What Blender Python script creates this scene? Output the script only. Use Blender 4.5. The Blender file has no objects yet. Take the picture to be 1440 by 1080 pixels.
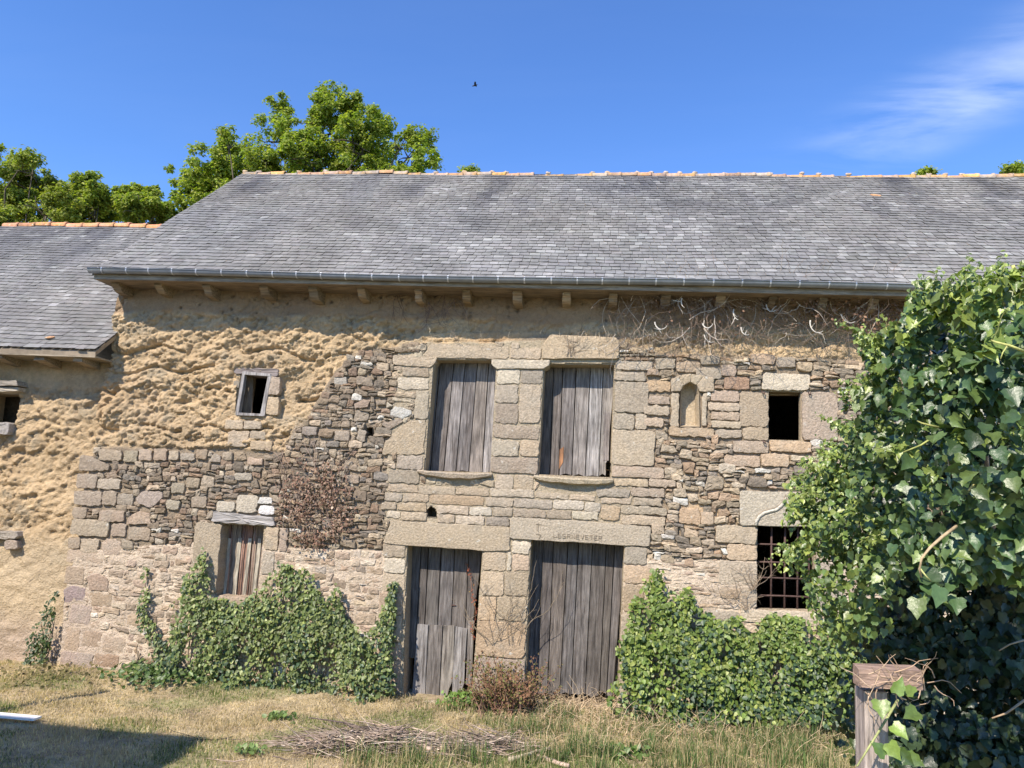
import bpy, math, random
import numpy as np
from mathutils import Vector
random.seed(7); rng = np.random.default_rng(11)
R = math.radians
sc = bpy.context.scene
col = sc.collection

# ------------------------------------------------------------------ camera
FPX = 1040.0
CP, CY, CR = np.radians([8.6, 6.2, 2.93])
FW = np.array([-np.sin(CY)*np.cos(CP), np.cos(CY)*np.cos(CP), np.sin(CP)])
RT = np.array([np.cos(CY), np.sin(CY), 0.]); UPV = np.cross(RT, FW)
R2 = RT*np.cos(CR)+UPV*np.sin(CR); U2 = -RT*np.sin(CR)+UPV*np.cos(CR)
CAMH, CAMD = 2.54, 9.5
CAM = np.array([0, -CAMD, CAMH])
cam_d = bpy.data.cameras.new('camera'); cam = bpy.data.objects.new('camera', cam_d); col.objects.link(cam)
from mathutils import Matrix
M = Matrix(((R2[0], U2[0], -FW[0], CAM[0]), (R2[1], U2[1], -FW[1], CAM[1]), (R2[2], U2[2], -FW[2], CAM[2]), (0, 0, 0, 1)))
cam.matrix_world = M
cam_d.sensor_width = 36; cam_d.lens = 36*FPX/1440; cam_d.clip_end = 2000; cam_d.clip_start = 0.05
sc.camera = cam

# ------------------------------------------------------------------ sky, sun, exposure
SUN_EL, SUN_AZ = R(44), R(28)            # azimuth measured from -Y towards -X
S = np.array([-np.sin(SUN_AZ)*np.cos(SUN_EL), -np.cos(SUN_AZ)*np.cos(SUN_EL), np.sin(SUN_EL)])
w = bpy.data.worlds.new('World'); sc.world = w; w.use_nodes = True
nt = w.node_tree; nt.nodes.clear()
out = nt.nodes.new('ShaderNodeOutputWorld'); bg = nt.nodes.new('ShaderNodeBackground')
sky = nt.nodes.new('ShaderNodeTexSky'); sky.sky_type = 'NISHITA'; sky.sun_disc = False
sky.sun_elevation = SUN_EL; sky.sun_rotation = math.atan2(S[0], S[1])
sky.air_density = 1.0; sky.dust_density = 0.0; sky.ozone_density = 3.0; sky.altitude = 50
bg.inputs[1].default_value = 0.085
hs = nt.nodes.new('ShaderNodeHueSaturation'); hs.inputs['Saturation'].default_value = 1.12; hs.inputs['Value'].default_value = 1.5; hs.inputs['Hue'].default_value = .508
tc = nt.nodes.new('ShaderNodeTexCoord')
def wn(t): return nt.nodes.new(t)
def wl(a, b): nt.links.new(a, b)
# thin cirrus: streaks in a plane above (direction divided by its height), masked by a broad noise
sep = wn('ShaderNodeSeparateXYZ'); wl(tc.outputs['Generated'], sep.inputs[0])
zz = wn('ShaderNodeMath'); zz.operation = 'MAXIMUM'; zz.inputs[1].default_value = 0.08; wl(sep.outputs[2], zz.inputs[0])
dx = wn('ShaderNodeMath'); dx.operation = 'DIVIDE'; wl(sep.outputs[0], dx.inputs[0]); wl(zz.outputs[0], dx.inputs[1])
dy = wn('ShaderNodeMath'); dy.operation = 'DIVIDE'; wl(sep.outputs[1], dy.inputs[0]); wl(zz.outputs[0], dy.inputs[1])
cmb = wn('ShaderNodeCombineXYZ'); wl(dx.outputs[0], cmb.inputs[0]); wl(dy.outputs[0], cmb.inputs[1])
mp = wn('ShaderNodeMapping'); mp.vector_type = 'POINT'; wl(cmb.outputs[0], mp.inputs[0])
mp.inputs['Rotation'].default_value = (0, 0, R(-12)); mp.inputs['Scale'].default_value = (.8, 2.6, 1)
n1 = wn('ShaderNodeTexNoise'); n1.inputs['Scale'].default_value = 1.6; n1.inputs['Detail'].default_value = 7; n1.inputs['Roughness'].default_value = .55
n1.inputs['Distortion'].default_value = .5; wl(mp.outputs[0], n1.inputs['Vector'])
r1 = wn('ShaderNodeMapRange'); r1.inputs[1].default_value = .42; r1.inputs[2].default_value = .82; wl(n1.outputs[0], r1.inputs[0])
# a long faint band of cirrus
ang = R(-20)
band = wn('ShaderNodeVectorMath'); band.operation = 'DOT_PRODUCT'; wl(cmb.outputs[0], band.inputs[0])
BAND_N = None
A_ = FW+R2*(1160-720)/FPX-U2*(235-540)/FPX; B_ = FW+R2*(1440-720)/FPX-U2*(95-540)/FPX
a2 = np.array([A_[0]/A_[2], A_[1]/A_[2]]); b2 = np.array([B_[0]/B_[2], B_[1]/B_[2]])
dd = (b2-a2)/np.linalg.norm(b2-a2); nn = np.array([-dd[1], dd[0]]); off = float(nn@a2)
band.inputs[1].default_value = (nn[0], nn[1], 0)
bs = wn('ShaderNodeMath'); bs.operation = 'SUBTRACT'; bs.inputs[1].default_value = off; wl(band.outputs['Value'], bs.inputs[0])
ba = wn('ShaderNodeMath'); ba.operation = 'ABSOLUTE'; wl(bs.outputs[0], ba.inputs[0])
br = wn('ShaderNodeMapRange'); br.interpolation_type = 'SMOOTHERSTEP'; br.inputs[1].default_value = .30; br.inputs[2].default_value = .0
br.inputs[3].default_value = 0.0; br.inputs[4].default_value = 1.0; wl(ba.outputs[0], br.inputs[0])
along = wn('ShaderNodeVectorMath'); along.operation = 'DOT_PRODUCT'; wl(cmb.outputs[0], along.inputs[0]); along.inputs[1].default_value = (dd[0], dd[1], 0)
al = wn('ShaderNodeMapRange'); al.interpolation_type = 'SMOOTHSTEP'; al.inputs[1].default_value = float(dd@a2)-.12; al.inputs[2].default_value = float(dd@a2)+.35; wl(along.outputs['Value'], al.inputs[0])
mm = wn('ShaderNodeMath'); mm.operation = 'MULTIPLY'; wl(br.outputs[0], mm.inputs[0]); wl(al.outputs[0], mm.inputs[1])
m2 = wn('ShaderNodeMath'); m2.operation = 'MULTIPLY'; wl(mm.outputs[0], m2.inputs[0]); wl(r1.outputs[0], m2.inputs[1])
m3 = wn('ShaderNodeMath'); m3.operation = 'MULTIPLY_ADD'; wl(r1.outputs[0], m3.inputs[0]); m3.inputs[1].default_value = .02; wl(m2.outputs[0], m3.inputs[2])
m4 = wn('ShaderNodeMath'); m4.operation = 'MULTIPLY'; m4.use_clamp = True; wl(m3.outputs[0], m4.inputs[0]); m4.inputs[1].default_value = .85
mix = wn('ShaderNodeMix'); mix.data_type = 'RGBA'; wl(m4.outputs[0], mix.inputs[0])
tm = wn('ShaderNodeVectorMath'); tm.operation = 'MULTIPLY'; tm.inputs[1].default_value = (.98, 1.2, 1.42)
wl(sky.outputs[0], hs.inputs['Color']); wl(hs.outputs[0], tm.inputs[0]); wl(tm.outputs[0], mix.inputs[6]); mix.inputs[7].default_value = (7.5, 8.6, 11, 1)
wl(mix.outputs[2], bg.inputs[0]); wl(bg.outputs[0], out.inputs[0])

sd = bpy.data.lights.new('sun', 'SUN'); so = bpy.data.objects.new('sun', sd); col.objects.link(so)
sd.energy = 5.0; sd.angle = R(.5); sd.color = (1.0, .90, .78)
so.rotation_mode = 'QUATERNION'; so.rotation_quaternion = Vector(S).to_track_quat('Z', 'Y')
vs = sc.view_settings; vs.view_transform = 'Standard'; vs.look = 'None'; vs.gamma = 1; vs.exposure = 0.54
try: vs.use_curve_mapping = False
except Exception: pass
sc.render.engine = 'CYCLES'; sc.cycles.max_bounces = 6; sc.cycles.transparent_max_bounces = 8

# ------------------------------------------------------------------ helpers
def ray(px, py): return FW+R2*(px-720)/FPX-U2*(py-540)/FPX
def P(px, py, Y=0.): d = ray(px, py); return CAM+d*(Y+CAMD)/d[1]
def G(px, py, z=0.): d = ray(px, py); return CAM+d*(z-CAMH)/d[2]
def D(px, py, dist): d = ray(px, py); return CAM+d*dist
def uvp(px, py, Y=0.): q = P(px, py, Y); return np.array([q[0], q[2]])
def uvpoly(pts, Y=0.): return np.array([uvp(a, b, Y) for a, b in pts])
def rect(xl, yt, xr, yb, Y=0.):
    xm, ym = (xl+xr)/2, (yt+yb)/2
    u0, u1 = uvp(xl, ym, Y)[0], uvp(xr, ym, Y)[0]; v0, v1 = uvp(xm, yb, Y)[1], uvp(xm, yt, Y)[1]
    return np.array([(u0, v0), (u1, v0), (u1, v1), (u0, v1)])

def _h(ix, iy, s):
    n = (ix.astype(np.int64)*374761393+iy.astype(np.int64)*668265263+s*1274126177) & 0xffffffff
    n = ((n ^ (n >> 13))*1274126177) & 0xffffffff
    n = ((n ^ (n >> 16))*2246822519) & 0xffffffff
    return ((n ^ (n >> 15)) & 0xffffff)/float(0xffffff)
def vn(x, y, s=0):
    x0 = np.floor(x); y0 = np.floor(y); fx = x-x0; fy = y-y0; fx = fx*fx*(3-2*fx); fy = fy*fy*(3-2*fy)
    a = _h(x0, y0, s); b = _h(x0+1, y0, s); c = _h(x0, y0+1, s); d = _h(x0+1, y0+1, s)
    return (a+(b-a)*fx)*(1-fy)+(c+(d-c)*fx)*fy
def fbm(x, y, s=0, o=4, g=.5):
    r = 0; a = 1; t = 0
    for i in range(o): r = r+a*vn(x, y, s+i*17); t += a; a *= g; x = x*2.03+3.1; y = y*2.03+7.7
    return r/t
def worley(x, y, s=0):
    x0 = np.floor(x); y0 = np.floor(y); f1 = np.full(x.shape, 9.); f2 = np.full(x.shape, 9.); cid = np.zeros(x.shape)
    for i in (-1, 0, 1):
        for j in (-1, 0, 1):
            cx = x0+i; cy = y0+j; qx = cx+_h(cx, cy, s); qy = cy+_h(cx, cy, s+5)
            d = np.hypot(qx-x, qy-y); m = d < f1
            f2 = np.where(m, f1, np.minimum(f2, d)); cid = np.where(m, _h(cx, cy, s+9), cid); f1 = np.where(m, d, f1)
    return f1, f2, cid
def inpoly(u, v, poly):
    r = np.zeros(np.shape(u), bool); n = len(poly)
    for i in range(n):
        x1, y1 = poly[i]; x2, y2 = poly[(i+1) % n]
        if y1 == y2: continue
        c = ((y1 > v) != (y2 > v)) & (u < (x2-x1)*(v-y1)/(y2-y1)+x1); r ^= c
    return r
def grow(poly, g):
    c = poly.mean(0); d = poly-c; l = np.linalg.norm(d, axis=1, keepdims=True); return c+d*(1+g*1.4/np.maximum(l, .01))

def mesh(name, V, F, tint=None, smooth=False):
    """V (n,3); F a list of integer arrays, each of faces with the same number of corners; tint rgb per vertex"""
    V = np.asarray(V, np.float32)
    if not isinstance(F, list): F = [F]
    F = [np.asarray(f, np.int32) for f in F if len(f)]
    me = bpy.data.meshes.new(name)
    nl = sum(f.size for f in F); nf = sum(len(f) for f in F)
    me.vertices.add(len(V)); me.vertices.foreach_set('co', V.ravel())
    me.loops.add(nl); me.loops.foreach_set('vertex_index', np.concatenate([f.ravel() for f in F]))
    me.polygons.add(nf)
    tot = np.concatenate([np.full(len(f), f.shape[1], np.int32) for f in F]); st = np.concatenate([[0], np.cumsum(tot)[:-1]]).astype(np.int32)
    me.polygons.foreach_set('loop_start', st); me.polygons.foreach_set('loop_total', tot)
    me.polygons.foreach_set('use_smooth', np.full(nf, smooth))
    me.update(calc_edges=True)
    if tint is not None:
        t = np.asarray(tint, np.float32)
        if t.ndim == 1: t = np.tile(t, (len(V), 1))
        a = me.color_attributes.new('tint', 'FLOAT_COLOR', 'POINT')
        a.data.foreach_set('color', np.hstack([np.clip(t, 0, 1), np.ones((len(V), 1), np.float32)]).astype(np.float32).ravel())
    me.validate()
    return me
def obj(name, V, F, mat, parent=None, tint=None, smooth=False, center=False, **pr):
    V = np.asarray(V, float); loc = np.zeros(3)
    if center: loc = V.mean(0); V = V-loc
    me = mesh(name, V, F, tint, smooth); me.materials.append(mat)
    o = bpy.data.objects.new(name, me); col.objects.link(o); o.location = loc
    if parent is not None:
        o.parent = parent; pl = Vector((0, 0, 0)); q = parent
        while q is not None: pl += q.location; q = q.parent
        o.location = Vector(loc)-pl
    for k, v in pr.items(): o[k] = v
    return o
def thing(name, label, cat, loc=(0, 0, 0), group=None):
    o = bpy.data.objects.new(name, None); col.objects.link(o); o.location = loc; o['label'] = label; o['category'] = cat
    o.empty_display_size = .3
    if group: o['group'] = group
    return o
class Soup:
    def __init__(s): s.V = []; s.T = []; s.Q = []; s.C = []; s.n = 0
    def add(s, V, T=None, Q=None, C=(.5, .5, .5)):
        V = np.asarray(V, float)
        if T is not None and len(T): s.T.append(np.asarray(T)+s.n)
        if Q is not None and len(Q): s.Q.append(np.asarray(Q)+s.n)
        C = np.asarray(C, float); s.C.append(np.tile(C, (len(V), 1)) if C.ndim == 1 else C)
        s.V.append(V); s.n += len(V)
    def obj(s, name, mat, parent=None, smooth=False, center=False, **pr):
        F = []
        if s.T: F.append(np.vstack(s.T))
        if s.Q: F.append(np.vstack(s.Q))
        return obj(name, np.vstack(s.V), F, mat, parent, np.vstack(s.C), smooth, center, **pr)
BOXQ = np.array([(0, 1, 2, 3), (7, 6, 5, 4), (0, 4, 5, 1), (1, 5, 6, 2), (2, 6, 7, 3), (3, 7, 4, 0)])
def box(x0, x1, y0, y1, z0, z1):
    return np.array([(x0, y0, z0), (x0, y1, z0), (x1, y1, z0), (x1, y0, z0), (x0, y0, z1), (x0, y1, z1), (x1, y1, z1), (x1, y0, z1)], float), BOXQ
def tube(pts, rad, sides=5, close=True):
    pts = np.asarray(pts, float); n = len(pts); rad = np.broadcast_to(rad, n)
    t = np.gradient(pts, axis=0); t /= np.linalg.norm(t, axis=1, keepdims=True)+1e-9
    ref = np.array([0, 0, 1.]) if abs(t[0][2]) < .9 else np.array([1., 0, 0])
    a = np.cross(t, ref); a /= np.linalg.norm(a, axis=1, keepdims=True)+1e-9; b = np.cross(t, a)
    ph = np.linspace(0, 2*np.pi, sides, endpoint=False)
    V = (pts[:, None]+rad[:, None, None]*(np.cos(ph)[None, :, None]*a[:, None]+np.sin(ph)[None, :, None]*b[:, None])).reshape(-1, 3)
    i = np.arange(n-1)[:, None]*sides; k = np.arange(sides)[None]; k2 = (k+1) % sides
    Q = np.stack([i+k, i+k2, i+sides+k2, i+sides+k], -1).reshape(-1, 4)
    T = []
    if close:
        V = np.vstack([V, pts[:1], pts[-1:]]); m = n*sides
        for q in range(sides): T += [(m, (q+1) % sides, q), (m+1, (n-1)*sides+q, (n-1)*sides+(q+1) % sides)]
    return V, np.array(T) if T else None, Q
def prism(poly, y0, y1, bevel=.003):
    """poly (n,2) in x,z anticlockwise seen from the front; front face at y0 with a small bevel, back at y1"""
    poly = np.asarray(poly, float); n = len(poly); c = poly.mean(0)
    if np.sum(poly[:, 0]*np.roll(poly[:, 1], -1)-np.roll(poly[:, 0], -1)*poly[:, 1]) < 0: poly = poly[::-1]
    e = np.roll(poly, -1, 0)-poly; nrm = np.stack([e[:, 1], -e[:, 0]], 1); nrm /= np.linalg.norm(nrm, axis=1, keepdims=True)+1e-9
    nv = nrm+np.roll(nrm, 1, 0); nv /= np.linalg.norm(nv, axis=1, keepdims=True)+1e-9; ins = poly-nv*bevel
    V = np.vstack([np.c_[poly[:, 0], np.full(n, y1), poly[:, 1]], np.c_[poly[:, 0], np.full(n, y0+bevel), poly[:, 1]],
                   np.c_[ins[:, 0], np.full(n, y0), ins[:, 1]], [[c[0], y0, c[1]]], [[c[0], y1, c[1]]]])
    k = np.arange(n); k2 = (k+1) % n
    Q = np.vstack([np.stack([k, k2, n+k2, n+k], 1), np.stack([n+k, n+k2, 2*n+k2, 2*n+k], 1)])
    T = np.vstack([np.stack([np.full(n, 3*n), 2*n+k, 2*n+k2], 1), np.stack([np.full(n, 3*n+1), k2, k], 1)])
    return V, T, Q

# ------------------------------------------------------------------ materials
def material(name, base=None, rough=.85, spec=.3, n_scale=30, n_amt=.35, n_map=(1, 1, 1), big_scale=2.5, big_amt=.25, bump=.4, bump_scale=60, bump_d=.006,
             stain=None, stain_amt=0, stain_scale=6, trans=0, metal=0, spots=None, spots_scale=25, spots_thr=.66, vor=0):
    m = bpy.data.materials.new(name); m.use_nodes = True; t = m.node_tree; N = t.nodes; L = t.links
    b = N['Principled BSDF']; o = N['Material Output']
    b.inputs['Roughness'].default_value = rough; b.inputs['Specular IOR Level'].default_value = spec; b.inputs['Metallic'].default_value = metal
    geo = N.new('ShaderNodeNewGeometry')
    mp = N.new('ShaderNodeMapping'); mp.inputs['Scale'].default_value = n_map; L.new(geo.outputs['Position'], mp.inputs[0])
    if base is None:
        at = N.new('ShaderNodeAttribute'); at.attribute_name = 'tint'; c = at.outputs['Color']
    else:
        rgb = N.new('ShaderNodeRGB'); rgb.outputs[0].default_value = (*base, 1); c = rgb.outputs[0]
    def noise(sc_, det=5, ro=.6, vec=mp.outputs[0]):
        n = N.new('ShaderNodeTexNoise'); n.inputs['Scale'].default_value = sc_; n.inputs['Detail'].default_value = det; n.inputs['Roughness'].default_value = ro
        L.new(vec, n.inputs['Vector']); return n.outputs[0]
    def mixc(fac, a, colour, mode='MIX'):
        x = N.new('ShaderNodeMix'); x.data_type = 'RGBA'; x.blend_type = mode
        if isinstance(fac, float): x.inputs[0].default_value = fac
        else: L.new(fac, x.inputs[0])
        L.new(a, x.inputs[6])
        if isinstance(colour, tuple): x.inputs[7].default_value = (*colour, 1)
        else: L.new(colour, x.inputs[7])
        return x.outputs[2]
    def rng_(v, a, b_, lo, hi):
        r = N.new('ShaderNodeMapRange'); r.inputs[1].default_value = a; r.inputs[2].default_value = b_; r.inputs[3].default_value = lo; r.inputs[4].default_value = hi
        L.new(v, r.inputs[0]); return r.outputs[0]
    if stain is not None:
        c = mixc(rng_(noise(stain_scale, 6, .65), .48, .66, 0, stain_amt), c, stain)
    f = noise(n_scale); g = noise(big_scale, 4, .6, geo.outputs['Position'])
    v1 = rng_(f, .3, .7, 1-n_amt, 1+n_amt); v2 = rng_(g, .3, .7, 1-big_amt, 1+big_amt)
    mu = N.new('ShaderNodeMath'); mu.operation = 'MULTIPLY'; L.new(v1, mu.inputs[0]); L.new(v2, mu.inputs[1])
    vm = N.new('ShaderNodeVectorMath'); vm.operation = 'SCALE'; L.new(c, vm.inputs[0]); L.new(mu.outputs[0], vm.inputs['Scale']); c = vm.outputs[0]
    if spots is not None:
        c = mixc(rng_(noise(spots_scale, 3, .55), spots_thr, spots_thr+.05, 0, .8), c, spots)
    L.new(c, b.inputs['Base Color'])
    bn = noise(bump_scale, 6, .65)
    if vor:
        vo = N.new('ShaderNodeTexVoronoi'); vo.inputs['Scale'].default_value = vor; L.new(mp.outputs[0], vo.inputs['Vector'])
        ad = N.new('ShaderNodeMath'); ad.operation = 'ADD'; L.new(bn, ad.inputs[0]); L.new(vo.outputs[0], ad.inputs[1]); bn = ad.outputs[0]
    bu = N.new('ShaderNodeBump'); bu.inputs['Strength'].default_value = bump; bu.inputs['Distance'].default_value = bump_d
    L.new(bn, bu.inputs['Height']); L.new(bu.outputs[0], b.inputs['Normal'])
    if trans:
        tr = N.new('ShaderNodeBsdfTranslucent'); ms = N.new('ShaderNodeMixShader'); ms.inputs[0].default_value = trans
        gm = N.new('ShaderNodeVectorMath'); gm.operation = 'MULTIPLY'; gm.inputs[1].default_value = (1.3, 1.5, .5); L.new(c, gm.inputs[0]); L.new(gm.outputs[0], tr.inputs[0])
        L.new(b.outputs[0], ms.inputs[1]); L.new(tr.outputs[0], ms.inputs[2]); L.new(ms.outputs[0], o.inputs[0])
    return m
M_cob = material('cob_earth', rough=.95, spec=.1, n_scale=22, n_amt=.14, big_amt=.08, big_scale=1.6, bump=1, bump_scale=38, bump_d=.035, vor=0)
M_stone = material('rubble_stone', rough=.9, spec=.2, n_scale=26, n_amt=.3, big_amt=.1, bump=1, bump_scale=40, bump_d=.018, spots=(.45, .42, .36), spots_scale=16, spots_thr=.69)
M_granite = material('granite', rough=.9, spec=.2, n_scale=38, n_amt=.26, big_amt=.14, big_scale=3.5, bump=1, bump_scale=42, bump_d=.02,
                     stain=(.24, .215, .17), stain_amt=.55, stain_scale=3.5, spots=(.56, .53, .45), spots_scale=12, spots_thr=.68)
M_slate = material('slate', rough=.7, spec=.22, n_scale=14, n_amt=.2, n_map=(1, 1, 1), big_amt=.22, big_scale=1.1, bump=.35, bump_scale=60, bump_d=.004,
                   spots=(.30, .295, .27), spots_scale=11, spots_thr=.72, stain=(.13, .125, .115), stain_amt=.45, stain_scale=1.3)
M_wood = material('weathered_wood', spots=(.05, .04, .035), spots_scale=2.2, spots_thr=.70, rough=.85, spec=.2, n_scale=3.2, n_map=(17, 17, 1.3), n_amt=.55, big_amt=.25, big_scale=3, bump=1, bump_scale=4.5, bump_d=.012,
                  stain=(.085, .07, .06), stain_amt=.7, stain_scale=1.3)
M_beam = material('old_timber', rough=.85, spec=.2, n_scale=3, n_map=(1.4, 14, 18), n_amt=.5, big_amt=.2, bump=1, bump_scale=5, bump_d=.012)
M_zinc = material('zinc', rough=.42, spec=.5, n_scale=8, n_amt=.15, big_amt=.12, bump=.1, metal=.55)
M_tile = material('terracotta', rough=.9, spec=.2, n_scale=18, n_amt=.3, big_amt=.12, bump=.7, bump_scale=50, bump_d=.008, stain=(.58, .33, .08), stain_amt=.7, stain_scale=7, spots=(.5, .48, .42), spots_scale=14, spots_thr=.66)
M_iron = material('rusty_iron', base=(.09, .055, .045), rough=.75, spec=.3, n_scale=60, n_amt=.4, bump=.6, bump_scale=90, bump_d=.003)
M_ground = material('dry_soil', rough=1, spec=.05, n_scale=14, n_amt=.3, big_amt=.2, bump=.8, bump_scale=30, bump_d=.03)
M_grass = material('grass_blades', rough=.7, spec=.2, n_scale=5, n_amt=.15, big_amt=.12, bump=0, trans=.3)
M_twig = material('dry_twig', rough=.85, spec=.2, n_scale=30, n_amt=.3, bump=.3)
M_bark = material('bark', rough=.95, spec=.1, n_scale=20, n_map=(1, 1, .3), n_amt=.4, bump=1, bump_scale=25, bump_d=.02)
M_ivy = material('ivy_leaf', rough=.33, spec=.6, n_scale=45, n_amt=.22, big_amt=.22, big_scale=4, bump=.5, bump_scale=28, bump_d=.008, trans=.2)
M_wallivy = material('wall_ivy_leaf', rough=.45, spec=.45, n_scale=40, n_amt=.15, big_amt=.2, bump=.1, trans=.2)
M_oak = material('oak_leaf', rough=.55, spec=.3, n_scale=10, n_amt=.15, big_amt=.18, big_scale=.9, bump=0, trans=.5)
M_dry = material('dead_leaf', rough=.85, spec=.15, n_scale=20, n_amt=.25, bump=0, trans=.15)
M_plaster = material('dark_interior', base=(.16, .13, .10), rough=1, spec=.05)
M_render = material('lime_render', base=(.5, .45, .37), rough=.95, spec=.1)
M_bird = material('feathers', base=(.03, .03, .035), rough=.8)
M_white = material('white_board', base=(.78, .78, .76), rough=.5, n_amt=.06, big_amt=.05, bump=.1)
M_carve = material('carved_line', base=(.27, .225, .165), rough=1, spec=.05, n_amt=.2)

# ------------------------------------------------------------------ ground
# each entry: px centre, radius in m, strength
xs = np.unique(np.concatenate([np.linspace(-150, -9.5, 24), np.arange(-9.5, 9.01, .05), np.linspace(9, 150, 24)]))
ys = np.unique(np.concatenate([np.linspace(-150, -9, 24), np.arange(-9, -3.8, .25), np.arange(-3.8, .6, .05), np.linspace(.6, 220, 30)]))
gx, gy = np.meshgrid(xs, ys)
def ground_z(x, y):
    m = np.clip((y+9)/3, 0, 1)*(x > -9.3)*(x < 9.3)
    z = (fbm(x*1.3, y*1.3, 3)-.5)*.10+(fbm(x*7, y*7, 5)-.5)*.03
    bank = np.exp(-((y+.15)/.35)**2)*.05
    bare = np.exp(-(((x+1.75)/.45)**2+((y+.1)/.35)**2))*-.08
    return (z+bank)*m+bare
def ground_col(x, y):
    g = fbm(x*1.1+4, y*1.6, 8, 4); h = fbm(x*5, y*5, 21, 3)
    straw = np.array([.43, .345, .21]); green = np.array([.20, .21, .09]); soil = np.array([.30, .23, .15])
    wgr = np.clip((x+2.0)/3.0, 0, 1)*.55+np.clip((g-.45)*3, 0, .6); wgr = np.clip(wgr, 0, .9)
    c = straw*(1-wgr[..., None])+green*wgr[..., None]
    ws = np.clip((h-.58)*4, 0, .8); bare = np.exp(-(((x+1.75)/.4)**2+((y+.15)/.4)**2)); ws = np.maximum(ws, np.clip(bare*1.3, 0, 1))
    return c*(1-ws[..., None])+soil*ws[..., None]
gz = ground_z(gx, gy); gz[(np.abs(gx) > 20) | (np.abs(gy) > 20)] = 0
V = np.stack([gx, gy, gz], -1).reshape(-1, 3); ny, nx = gx.shape
idx = np.arange(ny*nx).reshape(ny, nx)
Q = np.stack([idx[:-1, :-1], idx[:-1, 1:], idx[1:, 1:], idx[1:, :-1]], -1).reshape(-1, 4)
obj('ground', V, Q, M_ground, None, ground_col(gx, gy).reshape(-1, 3), True, kind='structure')

# ------------------------------------------------------------------ the barn: openings and zones (photo pixels turned into wall coordinates)
OPEN = {
 'w1': [(611, 506), (698, 506), (689, 664), (597, 662)],
 'w2': [(766, 512), (864, 512), (858, 671), (757, 667)],
 'd1': [(573, 768), (678, 774), (662, 990), (566, 990)],
 'd2': [(747, 758), (878, 766), (868, 1000), (738, 992)],
 'lw': [(311, 737), (370, 740), (362, 842), (303, 838)],
 'sw': [(338, 522), (383, 524), (372, 584), (330, 582)],
 'rw': [(1082, 550), (1127, 551), (1127, 619), (1081, 618)],
 'gr': [(1066, 739), (1146, 741), (1146, 858), (1064, 857)],
 'ni': [(956, 600), (957, 553), (959, 545), (964, 539), (970, 537), (976, 539), (981, 545), (983, 553), (984, 600)],
 'ph': [(601, 727), (600, 717), (606, 711), (613, 716), (614, 728)],
 'h1': [(515, 601), (524, 601), (524, 613), (515, 613)],
 'h2': [(852, 650), (859, 651), (859, 661), (852, 660)],
}
OPU = {k: uvpoly(v) for k, v in OPEN.items()}
PXQ = dict(r=(0, 0, 0), )
def B(*a): return a
GR = (.44, .36, .26); GR2 = (.39, .325, .24); GRW = (.50, .435, .335); GRP = (.41, .32, .235); GRD = (.34, .28, .21); GRO = (.47, .355, .235)
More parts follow.
